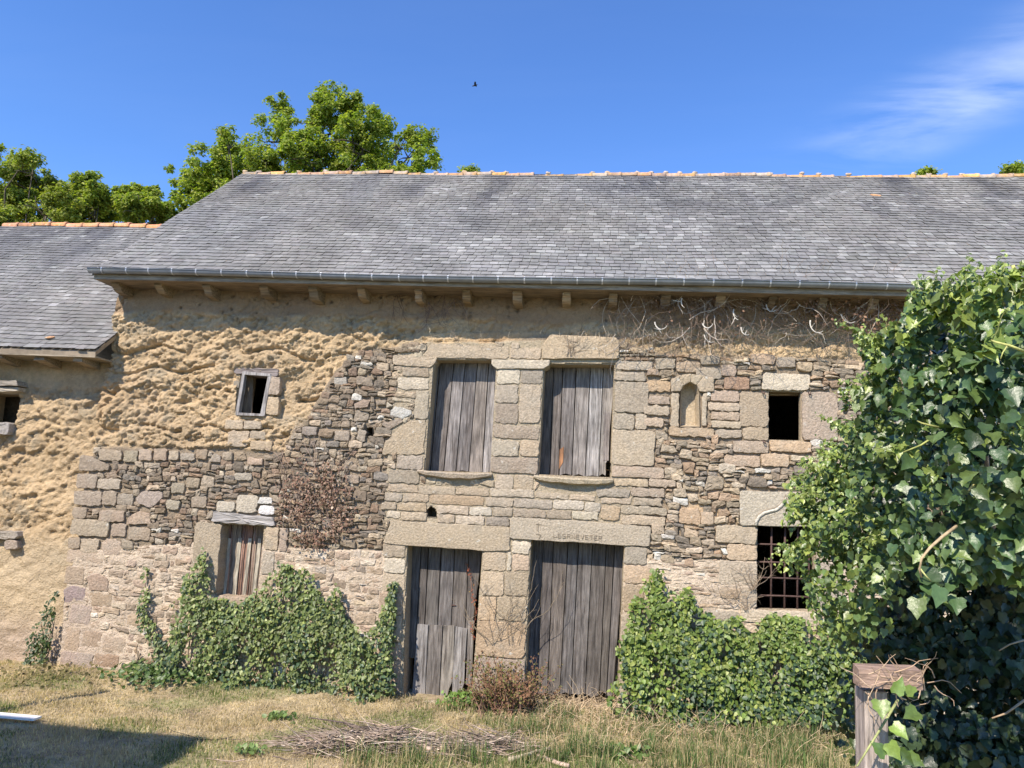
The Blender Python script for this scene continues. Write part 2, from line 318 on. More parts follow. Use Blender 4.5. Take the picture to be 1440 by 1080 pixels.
# dressed blocks: (xl, yt, xr, yb, colour) or (polygon, colour)
DRESSED = [
 # first upper shutter
 ([(604, 483), (716, 487), (716, 504), (612, 504), (595, 502)], GR), ([(553, 499), (615, 503), (614, 508), (604, 517), (553, 513)], GR),
 (566, 517, 604, 530, GRD), (559, 531, 603, 548, GRW), (583, 549, 603, 590, GR2), ([(575, 592), (600, 590), (596, 640), (538, 640), (541, 622), (558, 605)], GR2),
 (558, 640, 595, 660, GRD), (545, 661, 590, 680, GR2),
 (545, 681, 588, 692, GR), (588, 684, 640, 696, GR), (641, 686, 688, 697, GR2), (689, 687, 751, 699, GR),
 (541, 693, 566, 705, GR), (567, 694, 603, 706, GR2), (604, 696, 681, 710, GR), (682, 700, 722, 712, GR),
 (536, 706, 558, 717, GR2), (559, 707, 600, 719, GR), (614, 711, 659, 723, GR), (660, 713, 692, 725, GRW), (693, 713, 721, 726, GR2),
 (544, 718, 563, 729, GRW), (564, 720, 600, 732, GR), (614, 723, 640, 736, GR), (641, 725, 682, 738, GRW), (683, 727, 716, 740, GRD),
 # pier between the shutters
 (717, 489, 761, 505, GR), (699, 519, 731, 540, GRW), (732, 520, 763, 540, GRD), (697, 541, 729, 567, GR2), (730, 541, 761, 595, GR), (696, 568, 729, 596, GRD),
 (693, 598, 759, 617, GRD), (691, 619, 730, 642, GR2), (731, 619, 758, 642, GR), (690, 643, 757, 666, GRD),
 (696, 668, 722, 688, GR2), (723, 668, 750, 690, GR),
 # second upper shutter
 (864, 523, 908, 536, GR2), (864, 537, 912, 581, GR2), (862, 582, 892, 604, GR2), (893, 582, 910, 604, GR),
 (860, 605, 921, 655, GR2), (860, 656, 934, 672, GRP),
 (863, 673, 911, 684, GR), (912, 674, 951, 685, GRP), (838, 687, 886, 699, GR2), (887, 686, 935, 699, GRP),
 (752, 693, 800, 702, GR2), (801, 695, 837, 704, GR),
 (684, 700, 721, 712, GR2), (722, 702, 777, 715, GR2), (778, 703, 821, 717, GRW), (822, 706, 844, 720, GRW), (845, 700, 889, 709, GR), (890, 700, 931, 712, GR2),
 (722, 716, 768, 728, GR2), (769, 717, 803, 730, GRD), (804, 719, 842, 731, GRW), (845, 711, 872, 732, GRO), (873, 712, 938, 724, GR2), (873, 725, 936, 739, GR),
 # jambs of the first door
 (538, 765, 570, 784, GR2), (540, 785, 570, 806, GRW), (538, 807, 569, 832, GR), (533, 833, 567, 864, GRP), (530, 865, 565, 902, GR), (529, 903, 563, 975, GRP),
 # pier between the doors
 (679, 776, 712, 803, GR), (713, 776, 719, 803, GRW), (720, 761, 746, 779, GRW), (720, 780, 745, 803, GRP), (676, 804, 709, 838, GR), (710, 804, 743, 838, GR2),
 (673, 839, 698, 873, GRO), (699, 839, 741, 873, GR), (670, 874, 739, 924, GRO), (667, 925, 738, 986, GRP),
 # right jamb of the second door
 (878, 769, 910, 794, GR2), (877, 795, 915, 821, GRO), (876, 822, 906, 862, GRO), (873, 863, 900, 905, GR), (871, 906, 892, 990, GR),
 # niche
 (941, 601, 1004, 614, GRO), (987, 552, 994, 600, GR), (943, 552, 955, 600, GR2),
 (908, 535, 943, 551, GRO), (1018, 530, 1054, 548, (.36, .24, .165)), (912, 557, 942, 569, GRP), (905, 570, 942, 584, GR), (1000, 549, 1040, 565, GRP), (996, 566, 1040, 578, GR),
 (999, 579, 1041, 591, GRP), (1000, 592, 1043, 602, GR), (1006, 604, 1043, 616, GR2), (903, 587, 933, 600, GRP), (921, 503, 950, 519, GR2), (951, 508, 985, 524, GRP), (978, 517, 1014, 533, GR2), (1014, 513, 1036, 529, GRP),
 (867, 507, 918, 521, GR),
 # right upper window
 ([(1073, 524), (1139, 526), (1139, 549), (1070, 549)], GRW), (1040, 551, 1081, 600, GR), (1044, 601, 1081, 619, GR), (1128, 551, 1178, 619, GRP), (1082, 620, 1141, 636, GRO), (1030, 620, 1081, 637, GRP),
 (1018, 640, 1069, 656, GRP), (1070, 638, 1110, 656, GRO),
 # grated window
 (1006, 739, 1065, 764, GR), (1022, 765, 1065, 788, GRO), (1010, 789, 1065, 823, GR), (1042, 825, 1064, 856, GR2), (1012, 827, 1041, 842, GRP), (1041, 858, 1150, 878, GRW), (990, 858, 1040, 874, GR),
 (1147, 742, 1185, 790, GR), (1147, 791, 1185, 857, GR2),
 # low left window
 ([(276, 733), (312, 736), (304, 834), (268, 833), (271, 765)], GR2), (372, 741, 392, 774, GR), (368, 776, 386, 808, GR2), (364, 809, 384, 842, GR), (393, 742, 405, 776, GRP), (303, 839, 362, 852, GRP),
 (305, 705, 330, 720, GRW), (332, 696, 362, 721, GRW), (363, 699, 382, 709, (.62, .6, .54)), (364, 711, 386, 724, (.62, .6, .54)), (269, 698, 291, 714, GRD),
 # small upper window
 (316, 590, 342, 604, GR), (343, 592, 368, 604, GR2), (320, 606, 350, 628, GR), (352, 606, 374, 618, GR2), (352, 620, 383, 633, GR), (376, 530, 394, 556, GRP), (374, 558, 392, 584, GR),
 # quoins and large stones of the left corner
 ([(112, 640), (126, 640), (155, 655), (152, 662), (110, 663)], GRD), (107, 666, 136, 687, GRD), (137, 673, 170, 688, GR2), (104, 690, 143, 711, GRD), (144, 690, 164, 711, GRD), (165, 694, 188, 711, GRD),
 ([(190, 700), (205, 688), (228, 692), (229, 700), (212, 715), (194, 708)], (.36, .30, .25)), (102, 713, 122, 729, GRD), (139, 717, 175, 734, GRP), ([(179, 728), (195, 719), (212, 722), (213, 737), (180, 738)], GRP),
 (100, 730, 153, 754, GR2), (155, 736, 177, 755, GRP), (179, 741, 211, 760, GRD), (95, 756, 112, 772, GRD), (113, 757, 139, 778, GR2), ([(141, 764), (152, 757), (170, 762), (171, 780), (146, 781)], GRP),
 (93, 774, 145, 792, GRP), (91, 796, 118, 822, GRP), ([(123, 812), (135, 806), (152, 812), (153, 832), (125, 830)], (.36, .27, .2)), (125, 834, 157, 853, (.37, .29, .21)), ([(88, 830), (100, 823), (120, 826), (119, 846), (90, 848)], (.36, .27, .24)),
 (98, 850, 127, 878, (.40, .33, .28)), (90, 882, 112, 915, GRP), (115, 888, 142, 910, GRP), (84, 917, 130, 945, (.36, .29, .25)), (132, 920, 167, 938, (.38, .28, .2)), (143, 896, 176, 917, GRP),
 (139, 632, 172, 648, GRD), (174, 633, 193, 650, (.3, .255, .18)), (195, 632, 214, 648, GRP), (216, 630, 235, 648, GRP), (237, 634, 251, 647, GR), (253, 637, 274, 648, GRD), (275, 632, 292, 646, (.33, .25, .17)),
 ([(293, 650), (302, 637), (311, 642), (310, 651)], GRD), (330, 665, 354, 676, (.36, .31, .24)), (347, 644, 369, 654, GRP), (269, 700, 292, 714, GRD) if False else (262, 671, 281, 686, (.31, .26, .19)),
 (240, 679, 259, 694, (.29, .25, .185)), (233, 703, 253, 717, (.34, .3, .23)),
 # scattered larger rubble by the middle
 (470, 606, 492, 620, (.31, .26, .2)), ([(497, 568), (510, 561), (522, 563), (517, 573), (500, 575)], (.4, .3, .22)), ([(549, 578), (556, 570), (577, 576), (580, 583), (566, 589), (549, 586)], (.52, .49, .42)),
 ([(536, 596), (562, 588), (567, 594), (545, 606)], GRD), (425, 600, 446, 612, (.30, .25, .2)), (470, 530, 488, 541, (.32, .29, .24)), ([(500, 617), (505, 603), (516, 606), (512, 622)], GRD),
 (1106, 583, 1107, 584, GRD) if False else (485, 668, 505, 680, (.31, .25, .19)), (1056, 497, 1090, 512, GRP), (1092, 502, 1118, 517, GRD), (985, 500, 1012, 513, GRD),
 ([(920, 545), (921, 545), (921, 546)], GRD) if False else (955, 715, 985, 737, (.5, .36, .22)), (985, 720, 1004, 738, (.46, .35, .24)),
]
def dpoly(e): return (rect(*e[:4]), e[4]) if len(e) == 5 else (uvpoly(e[0]), e[1])
DR = [dpoly(e) for e in DRESSED]
# big worked pieces built by hand lower down: kept free of rubble
SPECIAL = {
 'lintel_w2': [(763, 505), (763, 486), (774, 471), (866, 475), (871, 481), (870, 505)],
 'cap_mid': [(692, 506), (774, 507), (772, 514), (764, 519), (699, 519), (692, 513)],
 'lintel_d1': [(539, 764), (551, 732), (717, 741), (717, 774), (679, 775)],
 'lintel_d2': [(717, 757), (718, 727), (821, 733), (916, 741), (913, 768), (878, 767)],
 'arch_a': [(943, 551), (943, 534), (953, 529), (961, 542), (957, 551)],
 'arch_b': [(953, 529), (966, 526), (972, 526), (971, 537), (961, 542)],
 'arch_c': [(972, 526), (990, 529), (979, 542), (971, 537)],
 'arch_d': [(990, 529), (1004, 532), (1004, 551), (984, 551), (979, 542)],
 'lintel_gr': [(1040, 739), (1040, 690), (1170, 693), (1170, 741)],
 'lintel_lw': [(298, 733), (301, 719), (385, 728), (388, 740)],
 'lintel_sw': [(328, 517), (391, 519), (391, 529), (329, 525)],
 'sill_w1': [(588, 660), (640, 665), (692, 667), (688, 673), (640, 677), (600, 671)],
 'sill_w2': [(751, 672), (862, 673), (858, 683), (840, 687), (800, 686), (760, 681)],
}
SPU = {k: uvpoly(v) for k, v in SPECIAL.items()}

COB_EDGE = [(60, 500), (118, 628), (240, 630), (330, 632), (398, 634), (412, 600), (430, 590), (445, 560), (470, 520), (490, 498), (530, 488), (600, 481), (700, 480), (772, 470), (866, 474), (900, 486), (930, 494), (1000, 498), (1060, 500), (1130, 503), (1240, 508), (1460, 515)]
CEU = uvpoly(COB_EDGE)
def cob_line(u): return np.interp(u, CEU[:, 0], CEU[:, 1])
# rubble zones
Z_LEFT = uvpoly([(112, 630), (400, 634), (415, 600), (450, 560), (490, 498), (600, 481), (600, 775), (540, 775), (395, 770), (300, 765), (272, 762), (90, 775)])
Z_PALE = uvpoly([(88, 778), (272, 762), (300, 765), (395, 770), (545, 775), (545, 1000), (60, 1000)])
Z_RIGHT = uvpoly([(860, 480), (930, 496), (1460, 515), (1460, 790), (1100, 790), (900, 790), (880, 770)])
Z_RPALE = uvpoly([(870, 785), (1100, 790), (1460, 790), (1460, 1010), (860, 1010)])
Z_MID = uvpoly([(560, 480), (870, 478), (900, 790), (890, 1000), (540, 1000), (540, 700)])
XL_BOT, XL_TOP = uvp(76, 945)[0], uvp(168, 392)[0]
def left_edge(v): return XL_BOT+(XL_TOP-XL_BOT)*np.clip(v/5.3, 0, 1)+.03*np.sin(v*5)+.10*np.exp(-((v-2.9)/.6)**2)*-1*0

def cob_height(u, v, seed=0, smooth=0):
    wu = u+.10*(fbm(u*3, v*3, seed+1)-.5)+.05*(fbm(u*11, v*11, seed+2)-.5); wv = v+.10*(fbm(u*3, v*3, seed+3)-.5)+.05*(fbm(u*11, v*11, seed+4)-.5)
    ca, sa = math.cos(R(24)), math.sin(R(24)); a = wu*ca+wv*sa; b = -wu*sa+wv*ca
    f1, f2, c1 = worley(a*2.6, b*4.6, seed+10); e1 = np.clip((f2-f1)/.16, 0, 1); e1 = e1*e1*(3-2*e1)
    g1, g2, c2 = worley(a*6.5, b*10.5, seed+20); e2 = np.clip((g2-g1)/.22, 0, 1)
    k1, k2, c3 = worley(a*16, b*24, seed+30); e3 = np.clip((k2-k1)/.4, 0, 1)
    rn = 1-np.abs(2*fbm(a*7, b*15, seed+60, 4)-1); rn2 = 1-np.abs(2*fbm(a*19, b*34, seed+61, 3)-1)
    h = .045*e1*(.5+.5*c1)+.030*e2*(.3+.7*c2)+.015*e3*(.2+.8*c3)+.09*(fbm(u*1.6, v*1.9, seed+40)-.5)+.040*(fbm(u*9, v*13, seed+41)-.5)+.014*(fbm(u*30, v*44, seed+44, 2)-.5)-.026*np.clip(rn-.84, 0, 1)*5-.010*np.clip(rn2-.80, 0, 1)*4
    def terr(q, k): q = q*k; f = q-np.floor(q); return (np.floor(q)+np.clip((f-.78)/.22, 0, 1))/k
    qa = fbm(a*2.2, b*4.2, seed+70, 4); qb = fbm(a*6, b*11, seed+71, 4)
    act = np.clip((fbm(u*1.7, v*2.6, seed+77, 3)-.36)*3.2, .25, 1)
    h = h*(.35+.65*act)+.20*(terr(qa, 7)-.5)+.065*(terr(qb, 6)-.5)-.02*(np.clip(fbm(u*14, v*18, seed+75, 3)-.6, 0, 1)*8)
    # long eroded joints between the lifts
    for vv, am in ((3.72, .07), (3.25, .05), (4.3, .045), (2.95, .04), (4.02, .04)):
        d = v-(vv+.22*(fbm(u*1.1, u*0+vv, seed+50)-.5)+.05*np.sin(u*7)); h = h-am*1.4*np.exp(-(d/.022)**2)*(fbm(u*2.2, u*0+vv*3, seed+51) > .45)
    return h-.055
def build_wall(name, u0, u1, v0, v1, step, fn, parent, holes, edge=None):
    us = np.arange(u0, u1+step/2, step); vs_ = np.arange(v0, v1+step/2, step)
    u, v = np.meshgrid(us, vs_)
    if edge is not None:                                  # the corner leans: squeeze the first metre
        L = edge(v); t = np.clip((u-u0)/1.2, 0, 1); u = u+(L-u0)*(1-t)**1
    y, c = fn(u, v)
    nv, nu = u.shape; idx = np.arange(nu*nv).reshape(nv, nu)
    Q = np.stack([idx[:-1, :-1], idx[:-1, 1:], idx[1:, 1:], idx[1:, :-1]], -1)
    uc = (u[:-1, :-1]+u[1:, 1:])/2; vc = (v[:-1, :-1]+v[1:, 1:])/2; keep = np.ones(uc.shape, bool)
    for h in holes: keep &= ~inpoly(uc, vc, h)
    return obj(name, np.stack([u, y, v], -1).reshape(-1, 3), Q[keep].reshape(-1, 4), M_cob, parent, c.reshape(-1, 3), True)

def cob_colour(u, v, orange=0.0):
    a = np.array([.57, .415, .235]); b = np.array([.49, .375, .24]); g = np.array([.33, .285, .205]); o = np.array([.58, .36, .19])
    n = fbm(u*1.3, v*1.6, 61, 4)[..., None]; m = fbm(u*4, v*5, 71, 4)[..., None]
    c = a*(1-n)+b*n; c = c+(g-c)*np.clip((m-.62)*5, 0, .55); c = c+(o-c)*np.clip((vn(u*.8, v*1.1, 81)[..., None]-.5)*1.6+orange, 0, .7)
    c = c*(.80+.38*fbm(u*2.6, v*3.4, 95, 5)[..., None]); return c*(.86+.28*fbm(u*24, v*30, 91, 3)[..., None])
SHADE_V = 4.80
def barn_front(u, v):
    ce = cob_line(u)+.05*(fbm(u*5, v*5, 101)-.5)*2
    cob = np.clip((v-ce)/.05+.5, 0, 1)
    h = cob_height(u, v, 0)
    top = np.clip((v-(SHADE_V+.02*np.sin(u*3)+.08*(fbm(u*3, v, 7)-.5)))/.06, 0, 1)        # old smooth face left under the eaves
    f1, f2, ci = worley(u*9, v*9, 200); pit = np.clip(1-f1/(.10+.9*(ci-.8)), 0, 1)*(ci > .80)*(.5+fbm(u*2, v*2, 207))
    hs_ = .03*(fbm(u*3, v*3, 202, 4)-.5)*2-.03*np.clip((1-np.abs(2*fbm(u*2.2, v*3.0, 209, 4)-1))-.93, 0, 1)*12-.04*np.clip(pit*3, 0, 1)-.04+.02*(fbm(u*12, v*12, 203)-.5)
    gap = inpoly(u, v, uvpoly([(600, 478), (760, 478), (760, 466), (600, 466)])); h = np.where(gap, h*.5, h)
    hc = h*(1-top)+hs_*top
    rightside = np.clip((u-(-1.9))/1.0, 0, 1)*.35; hc = np.where(u > -2.4, hc*.75-.01, hc)
    # mortar bed behind the rubble
    pale = np.clip(np.maximum(inpoly(u, v, Z_PALE)*1., inpoly(u, v, Z_RPALE)*1.), 0, 1)
    mid = inpoly(u, v, Z_MID)*1.
    hm = np.where(pale > 0, -.003+.022*(fbm(u*14, v*22, 301, 3)-.5), -.030+.022*(fbm(u*12, v*12, 302)-.5)); hm = np.where((mid > 0) & (pale < 1), -.008+.008*(fbm(u*12, v*12, 303)-.5), hm)
    y = -(hc*cob+hm*(1-cob))
    cm = np.where(pale[..., None] > 0, np.array([.60, .49, .365]), np.array([.30, .24, .17])); cm = np.where((mid[..., None] > 0) & (pale[..., None] < 1), np.array([.40, .335, .235]), cm)
    n = fbm(u*3, v*4, 305)[..., None]; cm = cm*(.75+.5*n)
    pink = np.exp(-(((u-uvp(110, 900)[0])/.6)**2+((v-.4)/.6)**2))[..., None]*pale[..., None]; cm = cm+(np.array([.50, .40, .31])-cm)*pink*.8
    patch = np.exp(-(((u-uvp(985, 725)[0])/.28)**2+((v-uvp(985, 725)[1])/.16)**2))[..., None]; cm = cm+(np.array([.55, .41, .26])-cm)*np.clip(patch*1.5, 0, 1)
    cc = cob_colour(u, v); eave_cob_shade = np.array([.31, .215, .135]); cc = cc+(eave_cob_shade-cc)*(top[..., None]*(.55+.6*fbm(u*2, v*2, 340)[..., None]).clip(0, 1))  # browner cob under the eaves, darkened further in colour to stand in for shade
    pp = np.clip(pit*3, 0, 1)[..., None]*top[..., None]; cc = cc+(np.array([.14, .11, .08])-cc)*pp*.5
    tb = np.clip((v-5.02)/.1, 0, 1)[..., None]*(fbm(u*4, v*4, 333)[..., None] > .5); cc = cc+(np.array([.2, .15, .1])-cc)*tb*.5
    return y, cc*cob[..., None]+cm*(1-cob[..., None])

barn = thing('stone_barn', 'long stone and cob barn with slate roof, two upper shutters and two plank doors', 'barn', (-1, 0, 0))
XR = 8.6
holes = [grow(OPU[k], .012) if k not in ('ph', 'h1', 'h2', 'ni') else OPU[k] for k in OPU]
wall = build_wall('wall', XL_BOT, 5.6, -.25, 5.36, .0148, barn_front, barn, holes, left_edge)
wall['label'] = 'cob upper wall over a rubble stone base'
s = Soup()
v, q = box(5.6, XR, 0, .5, -.3, 5.36); s.add(v, None, q, (.36, .29, .2))
s.obj('wall_end', M_cob, barn)
# shell: gables, rear wall, floor of the loft
EZ, EY, SL = 5.27, -.44, .833            # eaves line, its y, roof slope
RY = 3.33; RZ = EZ+(RY-EY)*SL
BACKY = RY*2-EY-.5
def gable(x0, x1):
    pts = [(0.13, -.3), (0.13, 5.30), (RY, RZ-.22), (BACKY, 5.36), (BACKY, -.3)]
    V = [(x0, a, b) for a, b in pts]+[(x1, a, b) for a, b in pts]; n = 5
    Q = [(k, (k+1) % n, n+(k+1) % n, n+k) for k in range(n)]
    T = [(0, 1, 2), (0, 2, 4), (2, 3, 4), (5, 7, 6), (5, 9, 7), (7, 9, 8)]
    return V, T, Q
s = Soup(); V_, T_, Q_ = gable(XL_TOP+.0, XL_TOP+.45); V_ = np.array(V_); V_[:, 0] += np.where(V_[:, 2] < 1, XL_BOT-XL_TOP+.03, .02); s.add(V_, T_, Q_, (.46, .35, .21)); s.obj('gable_wall', M_cob, barn)
s = Soup(); s.add(*gable(XR-.45, XR), C=(.46, .35, .21)); s.obj('gable_wall', M_cob, barn)
s = Soup(); v, q = box(XL_TOP, XR, BACKY, BACKY+.45, -.3, 5.3); s.add(v, None, q, (.4, .33, .24)); s.obj('rear_wall', M_cob, barn)
s = Soup(); v, q = box(-6.2, XR-.5, .56, BACKY-.01, 2.85, 2.95); s.add(v, None, q, (.2, .15, .1)); s.obj('loft_floor', M_beam, barn)
# inner face behind the openings: reveals
def reveals(key, parent, y0=.03, y1=.5, t=.06, c=(.42, .34, .23)):
    pl = OPU[key]; x0, x1 = pl[:, 0].min(), pl[:, 0].max(); z0, z1 = pl[:, 1].min(), pl[:, 1].max()
    s = Soup()
    a = pl
    if len(pl) == 4:
        tl, tr, br_, bl = a
        for quad in ([tl, bl, bl-(t, 0), tl-(t, 0)], [tr, tr+(t, 0), br_+(t, 0), br_], [tl-(t, 0), tr+(t, 0), tr+(t, t), tl+(-t, t)], [bl-(t, 0), bl-(t, t), br_+(t, -t), br_+(t, 0)]):
            V, T, Q = prism(quad, y0, y1, .001); s.add(V, T, Q, c)
    s.obj('reveal', M_cob, parent)
for k in ('w1', 'w2', 'd1', 'd2', 'lw', 'sw'): reveals(k, barn)
for k in ('rw', 'gr'): reveals(k, barn, .03, .12)

# ------------------------------------------------------------------ stones
def stone(poly, proud, depth, colour, jit=.006, inset=.012, seglen=.05, rough=.006, rnd=.25, tiltamp=.04):
    """one stone: a rounded, slightly chipped outline, a bevelled rim and an uneven face"""
    poly = np.asarray(poly, float)
    if np.sum(poly[:, 0]*np.roll(poly[:, 1], -1)-np.roll(poly[:, 0], -1)*poly[:, 1]) < 0: poly = poly[::-1]
    pts = []
    n = len(poly)
    for i in range(n):
        a, b = poly[i], poly[(i+1) % n]; L = np.linalg.norm(b-a); rr = min(rnd*L, .022+.1*L*rnd)
        d = (b-a)/max(L, 1e-6); k = max(1, int((L-2*rr)/seglen)); k = min(k, 9)
        for j in range(k+1): pts.append(a+d*(rr+(L-2*rr)*j/k))
    p = np.array(pts)+rng.normal(0, jit, (len(pts), 2)); m = len(p); c = p.mean(0)
    ext = p.max(0)-p.min(0); ins = min(inset, .28*ext.min())
    def shrink(p, k): d = c-p; l = np.linalg.norm(d, axis=1, keepdims=True); return p+d/np.maximum(l, 1e-6)*np.minimum(k, l*.45)
    p2 = shrink(p, ins); p3 = c+(p2-c)*.5
    tl = rng.normal(0, tiltamp, 2)
    def yy(q, base, amp): return base+(q-c)@tl*.6+rng.normal(0, amp, len(q))
    V = np.vstack([np.c_[p[:, 0], np.full(m, depth), p[:, 1]], np.c_[p[:, 0], yy(p, -proud+ins*.7, rough*.3), p[:, 1]],
                   np.c_[p2[:, 0], yy(p2, -proud, rough*.6), p2[:, 1]], np.c_[p3[:, 0], yy(p3, -proud-.004, rough), p3[:, 1]], [[c[0], -proud-.005+rng.normal(0, rough), c[1]]]])
    k = np.arange(m); k2 = (k+1) % m
    Q = np.vstack([np.stack([r_*m+k, r_*m+k2, (r_+1)*m+k2, (r_+1)*m+k], 1) for r_ in range(3)])
    T = np.stack([3*m+k, 3*m+k2, np.full(m, 4*m)], 1)
    return V, T, Q
def vary(c, a=.12): w_ = rng.normal(.006, .018); return np.clip(np.array(c)*(1+rng.normal(0, a))*np.array([1+w_, 1, 1-w_*1.6])*(1+rng.normal(0, .006, 3)), .02, .8)

for (poly, c) in DR:
    lowleft = poly[:, 1].mean() < 1.95 and poly[:, 0].mean() < -5.2 and len(poly) >= 3 and c in (GRP, GRD, (.40, .33, .28), (.36, .27, .24), (.37, .29, .21))
    g = poly.copy(); cen = g.mean(0); d = g-cen; ext = np.ptp(g, axis=0); g = cen+d*(1-.0035/np.maximum(ext/2, .02))
    dep_ = .09 if (poly[:, 0].mean() > 1.9 and poly[:, 0].mean() < 3.4) else .30
    V, T, Q = stone(g, (.005 if not lowleft else -.002)+rng.uniform(-.003, .008 if not lowleft else .006), dep_, c, jit=.0055, inset=.006, seglen=.035, rough=.0009, rnd=.10, tiltamp=.012)
    obj('dressed_stone', V, [T, Q], M_granite, wall, vary(c, .08), False, True)
excl = [(p.min(0), p.max(0), p) for p, c in DR]+[(p.min(0), p.max(0), p) for p in list(SPU.values())+[grow(OPU[k], .01) for k in OPU]]
PAL = {
 'dark': [(.235, .185, .13), (.28, .225, .16), (.195, .16, .12), (.34, .275, .195), (.25, .18, .125), (.22, .19, .15), (.37, .31, .23), (.29, .23, .165)],
 'pale': [(.40, .32, .235), (.45, .375, .28), (.34, .265, .19), (.50, .42, .32), (.37, .28, .205)],
 'mid': [(.44, .37, .26), (.40, .33, .24)],
 'right': [(.33, .27, .19), (.38, .31, .22), (.27, .22, .16), (.42, .34, .24), (.24, .205, .16), (.35, .255, .17)],
}
ALLST = []
def rubble(zone, hr, wr, pal, proud, big=0, bigs=(.14, .26, .09, .15), white=.02, gap=.010, wave=.03, split=.25):
    lo = zone.min(0); hi = zone.max(0)
    loc = []
    for _ in range(big):
        w_ = rng.uniform(bigs[0], bigs[1]); h_ = rng.uniform(bigs[2], bigs[3]); u0 = rng.uniform(lo[0], hi[0]); v0 = rng.uniform(max(lo[1], 0), hi[1])
        cs = np.array([(u0, v0), (u0+w_, v0), (u0+w_, v0+h_), (u0, v0+h_), (u0+w_/2, v0+h_/2)])
        if not inpoly(cs[:, 0], cs[:, 1], zone).all() or (cs[:, 0] < left_edge(cs[:, 1])+.02).any(): continue
        if any((u0 < b[0]) and (u0+w_ > a[0]) and (v0 < b[1]) and (v0+h_ > a[1]) for a, b, p in excl): continue
        po = cs[:4]+rng.normal(0, .016, (4, 2)); excl.append((po.min(0), po.max(0), po)); ALLST.append((po, proud[0]+rng.uniform(0, proud[1]), PAL[pal][rng.integers(len(PAL[pal]))]))
    v = max(lo[1], -.08)
    step = .015
    while v < hi[1]:
        h = rng.uniform(*hr)
        us = np.arange(lo[0]-.05, hi[0]+.05, step)
        sd_ = int(v*1000)
        def bot(u): return v+wave*(fbm(np.asarray(u)*2.2, np.asarray(u)*0+v*1.5, 400)-.5)*2
        def top(u): return v+h+wave*(fbm(np.asarray(u)*2.2, np.asarray(u)*0+(v+h)*1.5, 400)-.5)*2
        vm = (bot(us)+top(us))/2; ok = inpoly(us, vm, zone) & (us > left_edge(vm)+.015) & (vm < cob_line(us)-.01)
        for a, b, p in excl:
            if b[1] < v-.1 or a[1] > v+h+.1: continue
            for t in (.22, .5, .78):
                vt = bot(us)*(1-t)+top(us)*t; ok &= ~inpoly(us, vt, p)
        i = 0
        while i < len(us):
            if not ok[i]: i += 1; continue
            j = i
            while j+1 < len(us) and ok[j+1]: j += 1
            a, b = us[i], us[j]; i = j+1
            if b-a < .035: continue
            cuts = [a]
            while cuts[-1] < b:
                cuts.append(cuts[-1]+rng.uniform(*wr)*(.7 if rng.random() < .3 else 1))
            if b-cuts[-2] < wr[0]*.6 and len(cuts) > 2: cuts.pop()
            cuts[-1] = b
            for k in range(len(cuts)-1):
                x0, x1 = cuts[k]+gap/2, cuts[k+1]-gap/2
                if x1-x0 < .02: continue
                sk = rng.normal(0, .008, 2)
                def quad(t0, t1):
                    xa, xb = x0+sk[0], x1+sk[0]
                    q = np.array([(x0, bot(x0)*(1-t0)+top(x0)*t0+gap/2), (x1, bot(x1)*(1-t0)+top(x1)*t0+gap/2), (xb, bot(xb)*(1-t1)+top(xb)*t1-gap/2), (xa, bot(xa)*(1-t1)+top(xa)*t1-gap/2)])
                    q[:, 1] += rng.normal(0, min(h*.14, .012), 4); q[:, 0] += rng.normal(0, .008, 4); return q
                pieces = [quad(0, 1)]
                if rng.random() < split and h > .05:
                    m_ = rng.uniform(.35, .65); pieces = [quad(0, m_), quad(m_, 1)]
                for q in pieces:
                    if q[3, 1]-q[0, 1] < .012: continue
                    c = (.55, .52, .45) if rng.random() < white else PAL[pal][rng.integers(len(PAL[pal]))]
                    ALLST.append((q, proud[0]+rng.uniform(0, proud[1]), c))
        v += h
rubble(Z_LEFT, (.035, .095), (.06, .20), 'dark', (-.008, .028), big=260, bigs=(.09, .2, .06, .13), white=.02, gap=.003, wave=.05, split=.35)
rubble(Z_PALE, (.05, .10), (.09, .26), 'pale', (-.006, .016), big=90, bigs=(.11, .26, .07, .14), white=.03, gap=.014, split=.25, wave=.045)
rubble(Z_RIGHT, (.035, .10), (.07, .22), 'right', (-.004, .03), big=190, bigs=(.11, .26, .07, .13), white=.06, gap=.003, wave=.045, split=.3)
rubble(Z_RPALE, (.03, .06), (.10, .3), 'pale', (-.012, .016), big=10, white=.03, gap=.014, split=.25)
rubble(Z_MID, (.06, .10), (.12, .3), 'mid', (.0, .014), big=0, gap=.004, split=.1)
def area(p): return abs(np.sum(p[:, 0]*np.roll(p[:, 1], -1)-np.roll(p[:, 0], -1)*p[:, 1]))/2
# those the ivy bush hides are never the largest shown
ALLST.sort(key=lambda e: -area(e[0])*(.05 if e[0][:, 0].mean() > 2.9 else 1))
soup = Soup()
for i, (po, pr, c) in enumerate(ALLST):
    V, T, Q = stone(po, pr, .05, c, jit=.0045, inset=.009, seglen=.05 if i < 500 else .09, rough=.0035, rnd=.13, tiltamp=.07)
    if i < 296: obj('stone', V, [T, Q], M_stone, wall, vary(c, .13), False, True)
    else: soup.add(V, T, Q, vary(c, .15))
soup.obj('rubble_stones', M_stone, wall, kind='stuff')
print('stones', len(ALLST), 'dressed', len(DR))

